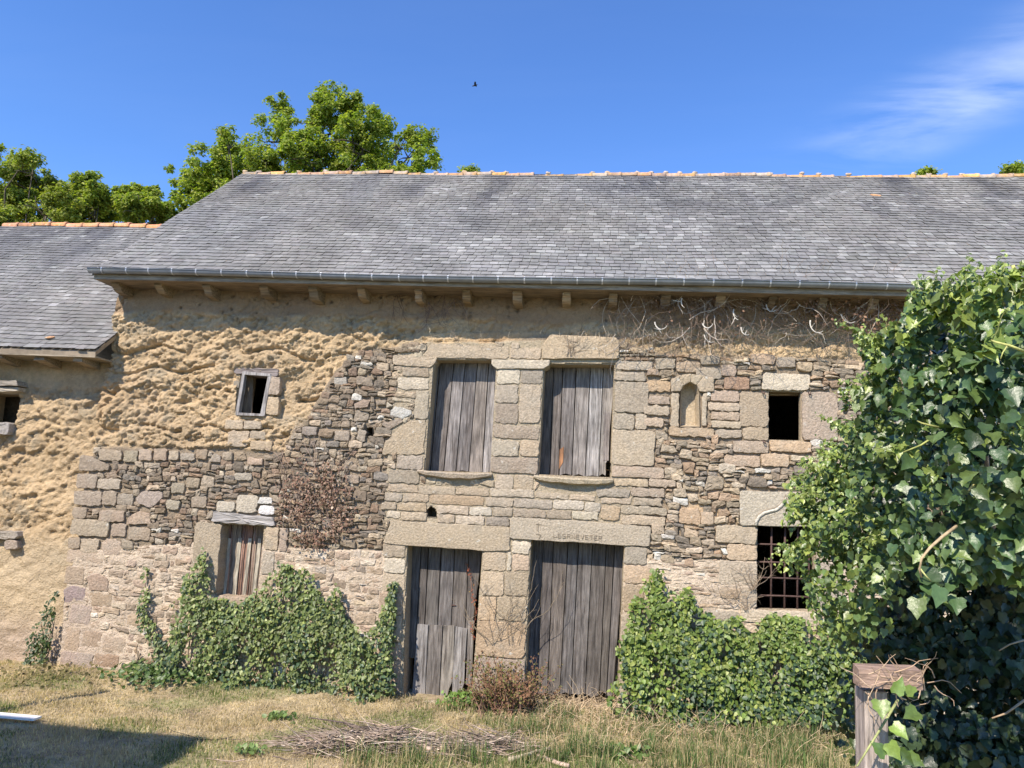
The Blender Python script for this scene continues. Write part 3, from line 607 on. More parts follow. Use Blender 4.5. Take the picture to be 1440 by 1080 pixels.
# worked pieces with their own outline
def worked(name, key, proud, colour, mat=M_granite, depth=.30, label=None, rough=.0008, inset=.009, jit=.003, smooth=False):
    V, T, Q = stone(SPU[key], proud, depth, colour, jit=jit, inset=inset, seglen=.05, rough=rough, rnd=.05, tiltamp=.0)
    o = obj(name, V, [T, Q], mat, wall if False else barn, vary(colour, .03), smooth, True)
    if label: o['label'] = label
    return o
worked('lintel', 'lintel_w2', .035, GR, label='pale block lintel with white lichen over the right upper shutter')
worked('corbel_stone', 'cap_mid', .03, GRW, label='rounded bracket stone between the upper shutters')
worked('lintel', 'lintel_d1', .02, (.43, .365, .275), label='sloping granite lintel over the left door')
LD2 = worked('lintel', 'lintel_d2', .025, (.45, .385, .285), label='granite lintel with a carved cross and worn lettering over the right door')
for k_ in 'abcd': worked('niche_arch_stone', 'arch_'+k_, .025, (.42, .34, .24))
worked('lintel', 'lintel_gr', .03, (.46, .41, .32), label='granite lintel carved with an ogee arch over the grated window')
worked('timber_lintel', 'lintel_lw', .03, (.35, .33, .305), M_beam, rough=.008, jit=.006)
worked('timber_lintel', 'lintel_sw', .0, (.22, .19, .17), M_beam, rough=.006, jit=.005)
# sills stick out as rough ledges
for key, c in (('sill_w1', GR2), ('sill_w2', (.43, .35, .24))):
    p = SPU[key]; s = Soup(); n = 15; x0, x1 = p[:, 0].min(), p[:, 0].max(); z0, z1 = p[:, 1].min(), p[:, 1].max(); rows = []
    for i in range(n):
        t = i/(n-1); bulge = math.sin(math.pi*t)**.5 if 0 < t < 1 else 0; x = x0+(x1-x0)*t; ztop = z1-.035*math.sin(t*3)*.5+rng.normal(0, .003)
        pr = .05+.045*bulge+rng.normal(0, .006); th = .035+.035*bulge+rng.normal(0, .005)
        rows.append([(x, .05, ztop), (x, -pr*.8, ztop-.004), (x, -pr, ztop-.02), (x, -pr*.85, ztop-th), (x, -.01, ztop-th-.015), (x, .05, ztop-th-.02)])
    rows = np.array(rows); V = rows.reshape(-1, 3); Q = []
    for i in range(n-1):
        for j in range(5): Q.append((i*6+j, i*6+6+j, i*6+7+j, i*6+1+j))
    T = [(0, 1, 2), (0, 2, 3), (0, 3, 4), (0, 4, 5)]; e = (n-1)*6; T += [(e+a, e+c_, e+b) for a, b, c_ in T[:4]]
    obj('window_sill', V, [T, Q], M_granite, barn, vary(c, .03), False, True)
# niche hollow
s = Soup(); pl = OPU['ni']; n = len(pl); d0, d1 = -.005, .16
fr = np.c_[pl[:, 0], np.full(n, d0), pl[:, 1]]; cc = pl.mean(0); bk = np.c_[cc[0]+(pl[:, 0]-cc[0])*.72, np.full(n, d1), cc[1]+(pl[:, 1]-cc[1])*.9]
V = np.vstack([fr, bk, [[cc[0], d1+.02, cc[1]]]]); Q = [(k, (k+1) % n, n+(k+1) % n, n+k) for k in range(n)]; T = [(n+k, n+(k+1) % n, 2*n) for k in range(n)]
s.add(V, T, Q, (.46, .37, .25)); s.obj('niche_hollow', M_granite, barn, smooth=False)
# small putlog and pigeon holes: shallow dark pockets
for key in ('ph', 'h1', 'h2'):
    s = Soup(); pl = OPU[key]; n = len(pl); fr = np.c_[pl[:, 0], np.full(n, .0), pl[:, 1]]; bk = fr+(0, .3, 0); V = np.vstack([fr*(1, 1, 1), bk, [bk.mean(0)]])
    s.add(V, [(n+k, n+(k+1) % n, 2*n) for k in range(n)], [(k, (k+1) % n, n+(k+1) % n, n+k) for k in range(n)], (.2, .16, .11)); s.obj('putlog_hole', M_stone, barn)
# ogee moulding on the grated window's lintel
pts = [(1063, 739), (1064, 732), (1068, 726), (1075, 721), (1083, 719), (1091, 717), (1098, 712), (1103, 706), (1105, 700), (1107, 706), (1113, 712), (1120, 717), (1128, 719), (1136, 721), (1143, 726), (1147, 732), (1148, 740)]
c = np.array([P(a, b, -.035) for a, b in pts]); V, T, Q = tube(c, .021, 6); obj('ogee_moulding', V, [T, Q], M_granite, barn, (.58, .54, .44), True, True)
c2 = c+np.array([0, .004, .028]); V, T, Q = tube(c2, .014, 5); obj('ogee_groove', V, [T, Q], M_carve, barn, (.2, .17, .13), True, True)
# carved marks on the door lintel: a cross and a row of worn capitals
def stroke(s, a, b, wpx=.9, y=-.0345):
    A = P(*a, y); B_ = P(*b, y); d = B_-A; d[1] = 0; L = np.linalg.norm(d); d = d/L; n = np.array([-d[2], 0, d[0]])*wpx/110/2
    V = np.array([A-n, B_-n, B_+n, A+n]); V = np.vstack([V, V+(0, .012, 0)]); s.add(V, None, BOXQ, (.5, .5, .5))
s = Soup()
stroke(s, (756.7, 735.3), (756.3, 747.5)); stroke(s, (753.2, 737.2), (761, 737.6)); stroke(s, (753.5, 751), (760.6, 752)); stroke(s, (760.6, 752), (758, 757))
s.obj('carved_cross', M_carve, LD2)
GL = {'L': [((0, 0), (0, 1)), ((0, 1), (1, 1))], 'E': [((0, 0), (0, 1)), ((0, 0), (1, 0)), ((0, .5), (.8, .5)), ((0, 1), (1, 1))],
      'S': [((1, 0), (0, .1)), ((0, .1), (0, .45)), ((0, .45), (1, .55)), ((1, .55), (1, .95)), ((1, .95), (0, 1))],
      'R': [((0, 0), (0, 1)), ((0, 0), (1, .1)), ((1, .1), (.9, .5)), ((.9, .5), (0, .5)), ((.3, .5), (1, 1))],
      'N': [((0, 0), (0, 1)), ((0, 0), (1, 1)), ((1, 1), (1, 0))], 'V': [((0, 0), (.5, 1)), ((.5, 1), (1, 0))], 'T': [((0, 0), (1, 0)), ((.5, 0), (.5, 1))]}
s = Soup(); X0, Y0, SX, SY = 778.5, 750, 4.2, 5.6
for i, ch in enumerate('LESRNEVETER'):
    for (a, b), (c_, d_) in GL[ch]:
        x0 = X0+i*6.35; yb = Y0+(x0-X0)*.062
        stroke(s, (x0+a*SX, yb+b*SY), (x0+c_*SX, yb+d_*SY), .75)
s.obj('carved_lettering', M_carve, LD2)

# ------------------------------------------------------------------ doors and shutters
WG = [(.225, .205, .19), (.185, .165, .15), (.27, .248, .23), (.145, .125, .11), (.20, .18, .163)]
def plank(poly, Yp, parent, c, th=.024, name='plank'):
    p = uvpoly(poly, Yp); p[:, 0] += rng.normal(0, .0008, len(p)); off_ = rng.normal(0, .003)
    V, T, Q = prism(p, Yp+off_, Yp+off_+th, .003)
    return obj(name, V, [T, Q], M_wood, parent, vary(c, .1), False, True)
DARKEN = 1.0
def board_row(edges_top, y_top, edges_bot, y_bot, Yp, parent, cols, ragged=3, slope=.05):
    for i in range(len(edges_top)-1):
        a, b = edges_top[i]+.55, edges_top[i+1]-.55; c_, d_ = edges_bot[i]+.55, edges_bot[i+1]-.55
        yt = lambda x: y_top+(x-edges_top[0])*slope
        yb = lambda x: y_bot+(x-edges_bot[0])*slope*.4
        k = 3; botp = [(d_-(d_-c_)*t, yb(d_)+random.uniform(-ragged, ragged)*(.3 if t in (0, 1) else 1)) for t in np.linspace(0, 1, k)]
        plank([(a, yt(a)), (b, yt(b))]+botp, Yp, parent, np.array(cols[i % len(cols)])*DARKEN)
sh1 = thing('x', '', ''); bpy.data.objects.remove(sh1)
def part_empty(name, parent, loc, label=None):
    o = bpy.data.objects.new(name, None); col.objects.link(o); o.parent = parent; o.location = Vector(loc)-parent.location
    if label: o['label'] = label
    return o
DARKEN = .86
e = part_empty('shutter', barn, P(650, 585, .25), 'left upper shutter of grey vertical planks')
board_row([606, 620, 639, 655, 672, 688, 701], 500, [592, 605, 624, 641, 659, 678, 694], 662, .25, e, [WG[1], WG[0], WG[2], WG[0], WG[2], (.42, .4, .39)], 2)
e = part_empty('shutter', barn, P(810, 585, .27), 'right upper shutter of pale grey planks with a torn lower edge')
board_row([763, 779, 792, 811, 831, 849, 867], 503, [752, 773, 786, 804, 823, 842, 852], 668, .27, e, [WG[3], WG[1], WG[0], WG[2], (.4, .385, .375), (.36, .34, .32)], 4)
plank([(850, 580), (858, 580), (856, 648), (848, 648)], .262, e, (.2, .18, .165))
# second board strip with bare orange wood
plank([(787, 632), (793, 628), (792, 650), (786, 660)], .258, e, (.4, .2, .1), .012, 'worn_patch')
DARKEN = .62
d1 = part_empty('door', barn, P(620, 985, .27), 'left door patched with a second row of planks, rotten at its foot')
board_row([572, 593, 603, 621, 640, 660, 680], 762, [563, 583.5, 595, 613, 632, 652, 659], 925, .27, d1, [WG[4], WG[1], WG[0], WG[2], WG[4], WG[1]], 5, .03)
for po, c in (([(586.6, 877.5), (602, 879), (597.3, 984.5), (578.8, 984)], (.25, .235, .22)), ([(603.4, 879), (622, 879.5), (617, 985), (598, 984.5)], (.2, .185, .172)),
              ([(623.5, 880), (639, 880), (637.5, 935), (636, 958.5), (631, 970), (627.4, 986), (623, 981), (617.7, 985)], (.235, .22, .205)),
              ([(640.4, 881), (657, 884), (654, 930), (652.7, 961), (648, 975), (645.6, 986), (635, 986)], (.25, .235, .22)),
              ([(658.5, 873), (667, 873), (664.6, 927), (663, 967), (659, 964), (655, 962)], (.22, .205, .19))):
    plank(po, .235, d1, c)
s = Soup()
for px, py in ((640, 851),): v, q = box(-.03, .03, -.01, .005, -.006, .006); s.add(v+P(px-2, py, .265), None, q, (.1, .08, .07))
s.obj('door_handle', M_iron, d1)
d2 = part_empty('door', barn, P(810, 985, .27), 'right door of tall grey planks leaning in its frame')
board_row([764, 778.5, 799, 814, 833.5, 853, 865, 880], 757, [756, 770, 787, 803, 823, 843, 853, 862], 975, .25, d2, [WG[1], WG[4], WG[0], WG[2], WG[1], WG[4], WG[0]], 5, .04)
plank([(742, 752), (764, 754), (757, 978), (733, 976)], .32, d2, WG[3], name='door_frame')
plank([(862, 760), (882, 762), (874, 985), (853, 983)], .33, d2, WG[3], name='door_frame')
# dark room side of each door: the wooden ledges
# low left window: weathered slats and thin rods
DARKEN = 1.0
e = part_empty('window_shutter', barn, P(335, 790, .2), 'low window closed by reddish slats and three thin rods')
board_row([312, 326, 341, 357, 375], 733, [297, 318, 333, 348, 366], 842, .22, e, [(.23, .14, .10), (.33, .27, .21), (.25, .15, .11), (.31, .25, .2)], 2)
for xt, xb in ((327, 319), (344, 335), (360, 351)):
    V, T, Q = tube([P(xt, 742, .185), P((xt+xb)/2, 790, .185), P(xb, 840, .185)], .007, 6); obj('rod', V, [T, Q], M_twig, e, (.30, .2, .16), True, True)
for i in range(4):
    x = 318+i*14; V, T, Q = prism(uvpoly([(x+3, 757), (x+8, 757), (x-1, 840), (x-6, 840)], .205), .205, .215, .002); obj('slat', V, [T, Q], M_wood, e, (.42, .38, .30), False, True)
# small upper window frame
e = part_empty('window_frame', barn, P(355, 552, .0), 'crooked grey window frame of worn wood')
for po in ([(341, 522), (345, 523), (335.5, 583), (331, 581)], [(377, 527), (382, 528), (372, 585), (366, 582)], [(343, 522), (381, 526), (380, 529.5), (344, 527)], [(332, 580), (371, 582), (371, 585.5), (331, 584)]):
    V, T, Q = prism(uvpoly(po, -.01), -.015+rng.normal(0, .004), .06, .004); obj('frame_bar', V, [T, Q], M_wood, e, (.31, .29, .27), False, True)
V, T, Q = prism(uvpoly([(346, 528), (356, 528), (354, 583), (338, 583)], .15), .15, .17, .003); obj('plank', V, [T, Q], M_wood, e, (.2, .15, .1), False, True)
V, T, Q = prism(uvpoly([(329, 536), (338, 536), (336, 546), (328, 545)], .0), -.01, .1, .006); obj('dressed_stone', V, [T, Q], M_granite, wall, (.3, .26, .2), False, True)
# iron grille
e = part_empty('window_grille', barn, P(1105, 800, .1), 'rusty iron bars across the low right window')
for x in (1085, 1104, 1122, 1138):
    V, T, Q = tube([P(x, 735, .1), P(x-.5, 800, .1), P(x-1, 860, .1)], .013, 6); obj('bar', V, [T, Q], M_iron, e, None, True, True)
for y_ in (765, 790, 812, 837):
    V, T, Q = tube([P(1062, y_, .1), P(1100, y_+1, .095), P(1148, y_+3, .1)], .012, 6); obj('bar', V, [T, Q], M_iron, e, None, True, True)
# upper right window: iron hooks
for px, py in ((1073, 551), (1138, 552), (1074, 620)):
    V, T, Q = tube([P(px-1.5, py-1, -.01), P(px, py+2, -.05), P(px+2, py+3, -.05), P(px+2, py, -.03)], .007, 5); obj('iron_hook', V, [T, Q], M_iron, barn, None, True, True)
s = Soup(); V, T, Q = prism(uvpoly([(1082, 551), (1127, 551), (1127, 556), (1082, 556)], .2), .2, .26, .003); s.add(V, T, Q, (.3, .22, .14)); s.obj('inner_lintel', M_beam, barn)
V, T, Q = stone(uvpoly([(578, 987), (622, 988), (626, 996), (580, 997)], -.1), .1, .2, GR, jit=.004); V2 = V.copy()
vv, qq = box(-2.1, -1.62, -.06, .3, -.06, -.015); obj('door_step', vv, qq, M_granite, barn, (.5, .42, .32), False, True)

# ------------------------------------------------------------------ roofs
def roof(building, x0f, x1f, ey, ez, ry, sl, back, expo, sw, tone, seed, key, n_ind=298, lichen=.5, prio=None, back_slope=True):
    rz = ez+(ry-ey)*sl; n = np.array([0, -sl, 1.])/math.hypot(sl, 1); up = np.array([0, 1, sl])/math.hypot(1, sl); L = math.hypot(ry-ey, rz-ez)
    # deck under the slates
    s = Soup(); th = .05
    x0, x1 = x0f(0), x1f(0)
    a = [(x, y_, z_) for x in (x0+.02, x1-.02) for (y_, z_) in ((ey+.02, ez-.02), (ry, rz-.04), (ry, rz-.04-th), (ey+.03, ez-.03-th))]
    s.add(a, None, [(0, 1, 5, 4), (1, 2, 6, 5), (2, 3, 7, 6), (3, 0, 4, 7), (0, 3, 2, 1), (4, 5, 6, 7)], (.3, .24, .17))
    by = 2*ry-ey
    b = [(x, y_, z_) for x in (x0+.02, x1-.02) for (y_, z_) in ((by, ez), (ry, rz-.02), (ry, rz-.06-th), (by, ez-th))]
    s.add(b, None, [(4, 5, 1, 0), (5, 6, 2, 1), (6, 7, 3, 2), (7, 4, 0, 3), (0, 1, 2, 3), (7, 6, 5, 4)], (.2, .2, .2))
    ro = s.obj('roof', M_slate, building)
    rows = int(L/expo); rg = np.random.default_rng(seed); W = []
    for r in range(rows+1):
        t0 = r*expo; x = x0-rg.uniform(0, sw) if False else x0
        xs_ = [x0]
        first = rg.uniform(.4, 1)*sw
        while xs_[-1] < x1: xs_.append(xs_[-1]+(first if len(xs_) == 1 else sw*rg.uniform(.82, 1.18)))
        xs_[-1] = x1
        for k in range(len(xs_)-1): W.append((xs_[k], xs_[k+1], t0, min(t0+expo*1.15, L), r))
    W = np.array(W); m = len(W)
    sag = lambda x, t: .022*np.sin(x*.55+seed)*np.sin(np.pi*t/L)+.012*(fbm(x*.9, t*.9, seed)-.5)*2
    g = .0022; xl, xr = W[:, 0]+g, W[:, 1]-g; tb = W[:, 2]+rg.normal(0, .0045, m)-(rg.random(m) < .006)*rg.uniform(.01, .04, m); tt = W[:, 3]
    lift = .011+rg.uniform(0, .005, m); tilt = rg.normal(0, .0022, m); crop = rg.uniform(0, .25, m)*(rg.random(m) < .6)*sw
    base = np.array([0, ey, ez])
    def pt(x, t, h): return base+np.stack([x, np.zeros_like(x), np.zeros_like(x)], 1)+t[:, None]*up+(h+sag(x, t))[:, None]*n
    xm = xl+crop
    # outline: lower edge (chipped corner), upper edge tucked under next row
    tb2 = tb+rg.uniform(0, .02, m)*(crop > 0)
    A = [pt(xl, tb2, lift+tilt), pt(xm+.004, tb, lift+tilt), pt(xr, tb, lift-tilt), pt(xr, tt, np.full(m, .001)), pt(xl, tt, np.full(m, .001))]
    Bk = [pt(xl, tb2, lift+tilt-.007), pt(xm+.004, tb, lift+tilt-.007), pt(xr, tb, lift-tilt-.007)]
    V = np.stack(A+Bk, 1)            # m,8,3
    T5 = np.array([(0, 1, 2), (0, 2, 3), (0, 3, 4)]); Q4 = np.array([(0, 5, 6, 1), (1, 6, 7, 2)])
    cx = (xl+xr)/2; ct = W[:, 2]
    b1 = fbm(cx*.5, ct*.5, seed+1, 4); b2 = fbm(cx*1.6, ct*1.0, seed+2, 4); b3 = rg.random(m); streak = fbm(cx*2.2, ct*.25, seed+3, 3)
    slate = np.array([.192, .193, .190]); warm = np.array([.222, .208, .182]); dk = np.array([.085, .085, .092]); pale = np.array([.36, .355, .33])
    c = slate*(1-b1[:, None])+warm*b1[:, None]; c = c*tone
    c = c+(dk-c)*(np.clip((b2-.52)*3.5, 0, .6)*np.clip(ct/L*1.6-.3, 0, 1))[:, None]
    c = c+(dk-c)*(np.clip((streak-.6)*5, 0, .55)*np.clip(ct/L*2-.9, 0, 1))[:, None]
    lf = (rg.random(m) < lichen*np.clip((fbm(cx*.9+.3*np.floor(ct/expo), ct*3, seed+7, 3)-.42)*3.2, 0, .8)*np.clip(1.25-ct/L, 0, 1)*key(cx)); c = c+(pale-c)*(lf*rg.uniform(.12, .6, m))[:, None]
    c = c*(.91+.18*b3)[:, None]*(1+.008*rg.normal(0, 1, (m, 3)))
    pr = prio(W) if prio else -W[:, 2]
    order = np.argsort(-pr); ind = order[:n_ind]; rest = order[n_ind:]
    for i in ind: obj('slate', V[i], [T5, Q4], M_slate, ro, c[i], False, True)
    k = np.arange(len(rest))[:, None, None]*8
    if len(rest): obj('slates', V[rest].reshape(-1, 3), [(T5[None]+k).reshape(-1, 3), (Q4[None]+k).reshape(-1, 4)], M_slate, ro, np.repeat(c[rest], 8, 0), False, kind='stuff')
    print('slates', m)
    return ro, rz
MX0 = -6.77
mroof, mrz = roof(barn, lambda t: MX0, lambda t: XR+.2, EY, EZ, RY, SL, BACKY, .118, .128, 1.0, 31, lambda x: np.clip((x+5)/6, .25, 1), prio=lambda W: -W[:, 2]-.02*np.abs(W[:, 0])-5*(W[:, 0] > 3.9), lichen=.8)
# ridge tiles of the barn: old half-round tiles bedded in mortar, with orange lichen
def ridge(x0, x1, ry, rz, step, rad, cols, parent, mortar, seed):
    rg = np.random.default_rng(seed); x = x0; k = 0
    while x < x1-.05:
        L = step*rg.uniform(.92, 1.08); ph = np.linspace(-.1*math.pi, 1.1*math.pi, 9); V = []; r0 = rad*rg.uniform(.95, 1.08); dz = rg.normal(0, .009)+.02*math.sin(x*1.1)+.012*math.sin(x*2.7+1)
        for xx, rr in ((x, r0*.92), (x+.012, r0*.92), (x+L*.85, r0*1.02), (x+L*.86, r0*1.13), (x+L*1.04, r0*1.13)):
            for p_ in ph: V.append((xx, ry+math.cos(p_)*rr*1.25, rz-.045+dz+math.sin(p_)*rr))
        for p_ in ph: V.append((x+L*1.04, ry+math.cos(p_)*rr*1.05, rz-.045+dz+math.sin(p_)*rr*.8))
        Q = [(i*9+j, i*9+j+1, i*9+10+j, i*9+9+j) for i in range(5) for j in range(8)]
        c = cols[rg.integers(len(cols))]
        obj('ridge_tile', V, np.array(Q), M_tile, parent, vary(c, .12), True, True)
        if mortar and rg.random() < .55:
            a = rg.uniform(.3, .7); n_ = 6; VV, TT, QQ = tube([(x-.03, ry, rz+rad*.55), (x-.005, ry-.01, rz+rad*.95*a), (x+.035, ry, rz+rad*1.0*a), (x+.06, ry, rz+rad*.6)], [.015, .028, .026, .012], 6)
            VV = VV+rg.normal(0, .004, VV.shape); obj('mortar_lump', VV, [TT, QQ], M_tile, parent, (.45, .38, .31), True, True)
        x += L; k += 1
ridge(MX0, XR+.1, RY, mrz, .27, .062, [(.42, .26, .17), (.40, .29, .22), (.46, .29, .13), (.36, .30, .25), (.44, .27, .15), (.34, .24, .19)], mroof, True, 5)
# verge boards, soffit and rafter feet
s = Soup()
v, q = box(MX0+.02, XR, EY+.03, .05, EZ-.11, EZ-.085); s.add(v, None, q, (.22, .17, .12)); s.obj('soffit_board', M_beam, barn)  # soffit colour lowered to deepen the shade below the roof edge
s = Soup(); v, q = box(MX0+.02, XR, EY-.0, EY+.028, EZ-.115, EZ-.02); s.add(v, None, q, (.27, .22, .16)); s.obj('fascia_board', M_beam, barn)
up = np.array([0, 1, SL]); 
V = []
for (yy_, zz_) in ((EY, EZ-.06), (EY, EZ+.012), (RY, mrz+.012), (RY, mrz-.06)):
    V += [(MX0-.012, yy_, zz_), (MX0+.012, yy_, zz_)]
obj('verge_board', V, np.array([(0, 1, 3, 2), (2, 3, 5, 4), (4, 5, 7, 6), (6, 7, 1, 0), (0, 2, 4, 6), (1, 7, 5, 3)]), M_slate, barn, (.2, .19, .18), False)
cxs = [171, 230, 297, 376, 444, 511, 590, 656, 727, 795, 860, 933, 1009, 1080, 1150, 1220, 1290, 1360, 1430]
for i, cx in enumerate(cxs):
    x = P(cx+2, 412+(cx-600)*.02, -.12)[0]; w_ = .055+rng.normal(0, .004); h_ = rng.uniform(.10, .15); zt = EZ-.11; c = vary((.25, .19, .125), .2)  # rafter feet also coloured darker for the eave shade
    pr = [(.06, zt), (-.30, zt), (-.30, zt-.035), (-.25, zt-.06), (-.22, zt-h_*.8), (-.17, zt-h_), (.06, zt-h_*1.1)]
    n = len(pr); V = [(x-w_, a, b) for a, b in pr]+[(x+w_, a, b) for a, b in pr]
    V = np.array(V)+rng.normal(0, .004, (2*n, 3)); Q = [(k, n+k, n+(k+1) % n, (k+1) % n) for k in range(n)]
    T = [(0, k, k+1) for k in range(1, n-1)]+[(n, n+k+1, n+k) for k in range(1, n-1)]
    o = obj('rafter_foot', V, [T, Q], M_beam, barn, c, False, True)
# gutter
def gutter(x0, x1, y, z, r, parent, step=.335):
    ph = np.linspace(math.pi*.98, math.pi*2.02, 10); segs = np.arange(x0, x1+.01, .5); V = []
    prof = [(math.cos(p_)*r, math.sin(p_)*r) for p_ in ph]
    prof = [(prof[0][0]-.012, .004), (prof[0][0]-.006, .012)]+prof; inn = [(a*.93, b*.93+.002) for a, b in prof[::-1]]; pf = prof+inn; n = len(pf)
    for x in segs:
        dz = .012*math.sin(x*.8)
        for a, b in pf: V.append((x, y+a, z+b+dz))
    Q = [(i*n+j, i*n+(j+1) % n, (i+1)*n+(j+1) % n, (i+1)*n+j) for i in range(len(segs)-1) for j in range(n)]
    V.append((segs[0], y, z-.02)); T = [(len(V)-1, j+1, j) for j in range(n//2-1)]
    gu = obj('gutter', V, [T, np.array(Q)], M_zinc, parent, (.23, .25, .275), True)
    x = x0+.2
    while x < x1:
        ph2 = np.linspace(math.pi*.9, math.pi*1.75, 7); pts_ = [(x+.001, y+math.cos(p_)*(r+.004), z+.012*math.sin(x*.8)+math.sin(p_)*(r+.004)) for p_ in ph2]
        VV = []; 
        for a, b, c_ in pts_: VV += [(a-.009, b, c_), (a+.009, b, c_)]
        VV = np.array(VV); cen = np.array([x, y, z]); o2 = VV+(cen-VV)*np.array([0, .08, .08]); n2 = len(VV); QQ = [(2*i, 2*i+1, 2*i+3, 2*i+2) for i in range(6)]+[(n2+2*i, n2+2*i+2, n2+2*i+3, n2+2*i+1) for i in range(6)]
        obj('gutter_bracket', np.vstack([VV, o2]), np.array(QQ), M_zinc, gu, (.55, .57, .6), False, True); x += step*random.uniform(.93, 1.07)
gutter(MX0-.02, XR+.2, EY-.048, EZ-.006, .053, barn)
# oddments lying on the barn roof
def on_roof(px, py, lift=.03):
    d = ray(px, py); t = (EZ-CAMH+SL*(-CAMD*-1*0)+0)  # solve plane z = EZ+SL*(y-EY)
    t = (EZ-SL*EY-CAMH+SL*CAM[1])/(d[2]-SL*d[1]); return CAM+d*t+np.array([0, -.6, .75])*lift
def chip(name, label, cat, px, py, sx, sz, c, rot=0, mat=M_tile, fn=on_roof):
    q = fn(px, py); upv = np.array([0, 1, SL])/math.hypot(1, SL); xv = np.array([1., 0, 0]); nn_ = np.cross(xv, upv)
    a = xv*math.cos(rot)+upv*math.sin(rot); b = -xv*math.sin(rot)+upv*math.cos(rot)
    V = []; k = 7
    for lv, sc_ in ((-.012, 1), (.006, .95)):
        for i in range(k):
            t = 2*math.pi*i/k; rr = rng.uniform(.8, 1.1); V.append(q+a*sx*math.cos(t)*rr*sc_+b*sz*math.sin(t)*rr*sc_+nn_*lv)
    V = np.array(V); Q = [(i, (i+1) % k, k+(i+1) % k, k+i) for i in range(k)]; T = [(k, k+i, k+i+1) for i in range(1, k-1)]
    obj(name, V, [T, Q], mat, None, c, False, True, label=label, category=cat)
chip('tile_fragment', 'orange piece of broken ridge tile lying high on the slate roof', 'tile', 1231, 277, .10, .035, (.5, .27, .13), -.5)

# ------------------------------------------------------------------ the lower building on the left
ann = thing('cob_outbuilding', 'lower cob outbuilding with a slate roof joined to the left end of the barn', 'outbuilding', (-8.5, .1, 0))
LY, LE = -.35, 4.2
AX0, AX1 = -9.6, -6.66
# ridge of the left roof: where the same slope reaches the height of its ridge line in the photograph
best = min(np.arange(1.5, 5, .02), key=lambda Y_: abs((LE+(Y_-LY)*SL)-P(120, 317, Y_)[2])); LRY = float(best)
AW = .13
AX0 = float(P(8, 316, LRY)[0])+.2
AHOLE = uvpoly([(-30, 552), (29, 551), (22, 596), (-36, 597)], AW)
def ann_front(u, v):
    h = cob_height(u+31, v+7, 500)*.9
    low = np.clip((1.75-v)/.25+.5*(fbm(u*3, v*3, 510)-.5)*2, 0, 1); h2 = .03*(fbm(u*5, v*9, 511)-.5)*2-.01+.015*(fbm(u*18, v*25, 512)-.5)
    top = np.clip((v-3.68)/.08, 0, 1); hs_ = .012*(fbm(u*4, v*4, 513)-.5)*2-.03
    h = h*(1-low)+h2*low; h = h*(1-top)+hs_*top
    c = cob_colour(u+3, v, .12); c = c+(np.array([.52, .42, .28])-c)*low[..., None]*.6
    pink = np.clip((.75-v)/.4, 0, 1)[..., None]; c = c+(np.array([.42, .33, .26])-c)*pink*.7
    return AW-h, c
aw = build_wall('wall', -9.6, uvp(76, 945)[0]+.7, -.25, 4.14, .019, ann_front, ann, [AHOLE])
s = Soup(); v, q = box(AX0, -9.58, AW, AW+.4, -.3, 4.14); s.add(v, None, q, (.5, .38, .24)); v, q = box(AX0+.02, AX0+.45, .15, 5.5, -.3, 4.1); s.add(v, None, q, (.46, .35, .2)); v, q = box(AX0, AX1+.05, 5.5, 5.9, -.3, 4.1); s.add(v, None, q, (.46, .35, .2)); s.obj('side_walls', M_cob, ann)
GY = 2*LRY-LY
V = [(AX0+.05, .15, 4.0), (AX0+.05, LRY, LE+(LRY-LY)*SL-.15), (AX0+.05, GY-.5, 4.0), (AX0+.4, .15, 4.0), (AX0+.4, LRY, LE+(LRY-LY)*SL-.15), (AX0+.4, GY-.5, 4.0)]
obj('gable_wall', V, [np.array([(0, 1, 2), (3, 5, 4)]), np.array([(0, 3, 4, 1), (1, 4, 5, 2)])], M_cob, ann, (.46, .35, .2))
s = Soup(); a = AHOLE; t_ = .05
for quad in ([a[0], a[3], a[3]-(t_, 0), a[0]-(t_, 0)], [a[1], a[1]+(t_, 0), a[2]+(t_, 0), a[2]], [a[0]+(-t_, 0), a[1]+(t_, 0), a[1]+(t_, t_), a[0]+(-t_, t_)], [a[3]-(t_, 0), a[3]-(t_, t_), a[2]+(t_, -t_), a[2]+(t_, 0)]):
    V, T, Q = prism(quad, AW+.02, AW+.5, .001); s.add(V, T, Q, (.4, .3, .18))
s.obj('reveal', M_cob, ann)
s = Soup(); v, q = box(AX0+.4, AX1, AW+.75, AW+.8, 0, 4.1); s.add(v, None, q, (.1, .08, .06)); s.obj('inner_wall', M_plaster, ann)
for po, dz, c in (([(-45, 537), (37, 538), (38, 545), (-45, 544)], -.07, (.36, .31, .25)), ([(-45, 545), (36, 546), (34, 552), (-45, 552)], -.05, (.40, .35, .28))):
    V, T, Q = stone(uvpoly(po, AW), .0-dz-.03, .3, c, jit=.004, rough=.006, rnd=.05); obj('timber_lintel', V, [T, Q], M_beam, ann, vary(c, .05), False, True)
V, T, Q = stone(uvpoly([(-45, 596), (22, 595), (20, 611), (14, 612), (-45, 611)], AW), -.0, .3, GRD, jit=.004); obj('window_sill', V, [T, Q], M_granite, ann, (.36, .33, .3), False, True)
V, T, Q = stone(uvpoly([(-40, 748), (30, 746), (33, 757), (-40, 758)], AW), -.035, .2, GRD, jit=.004); obj('timber_lintel', V, [T, Q], M_granite, ann, (.38, .33, .27), False, True)
V, T, Q = stone(uvpoly([(12, 759), (30, 758), (31, 772), (12, 773)], AW), -.045, .2, GRD, jit=.004); obj('dressed_stone', V, [T, Q], M_granite, ann, (.38, .3, .23), False, True)
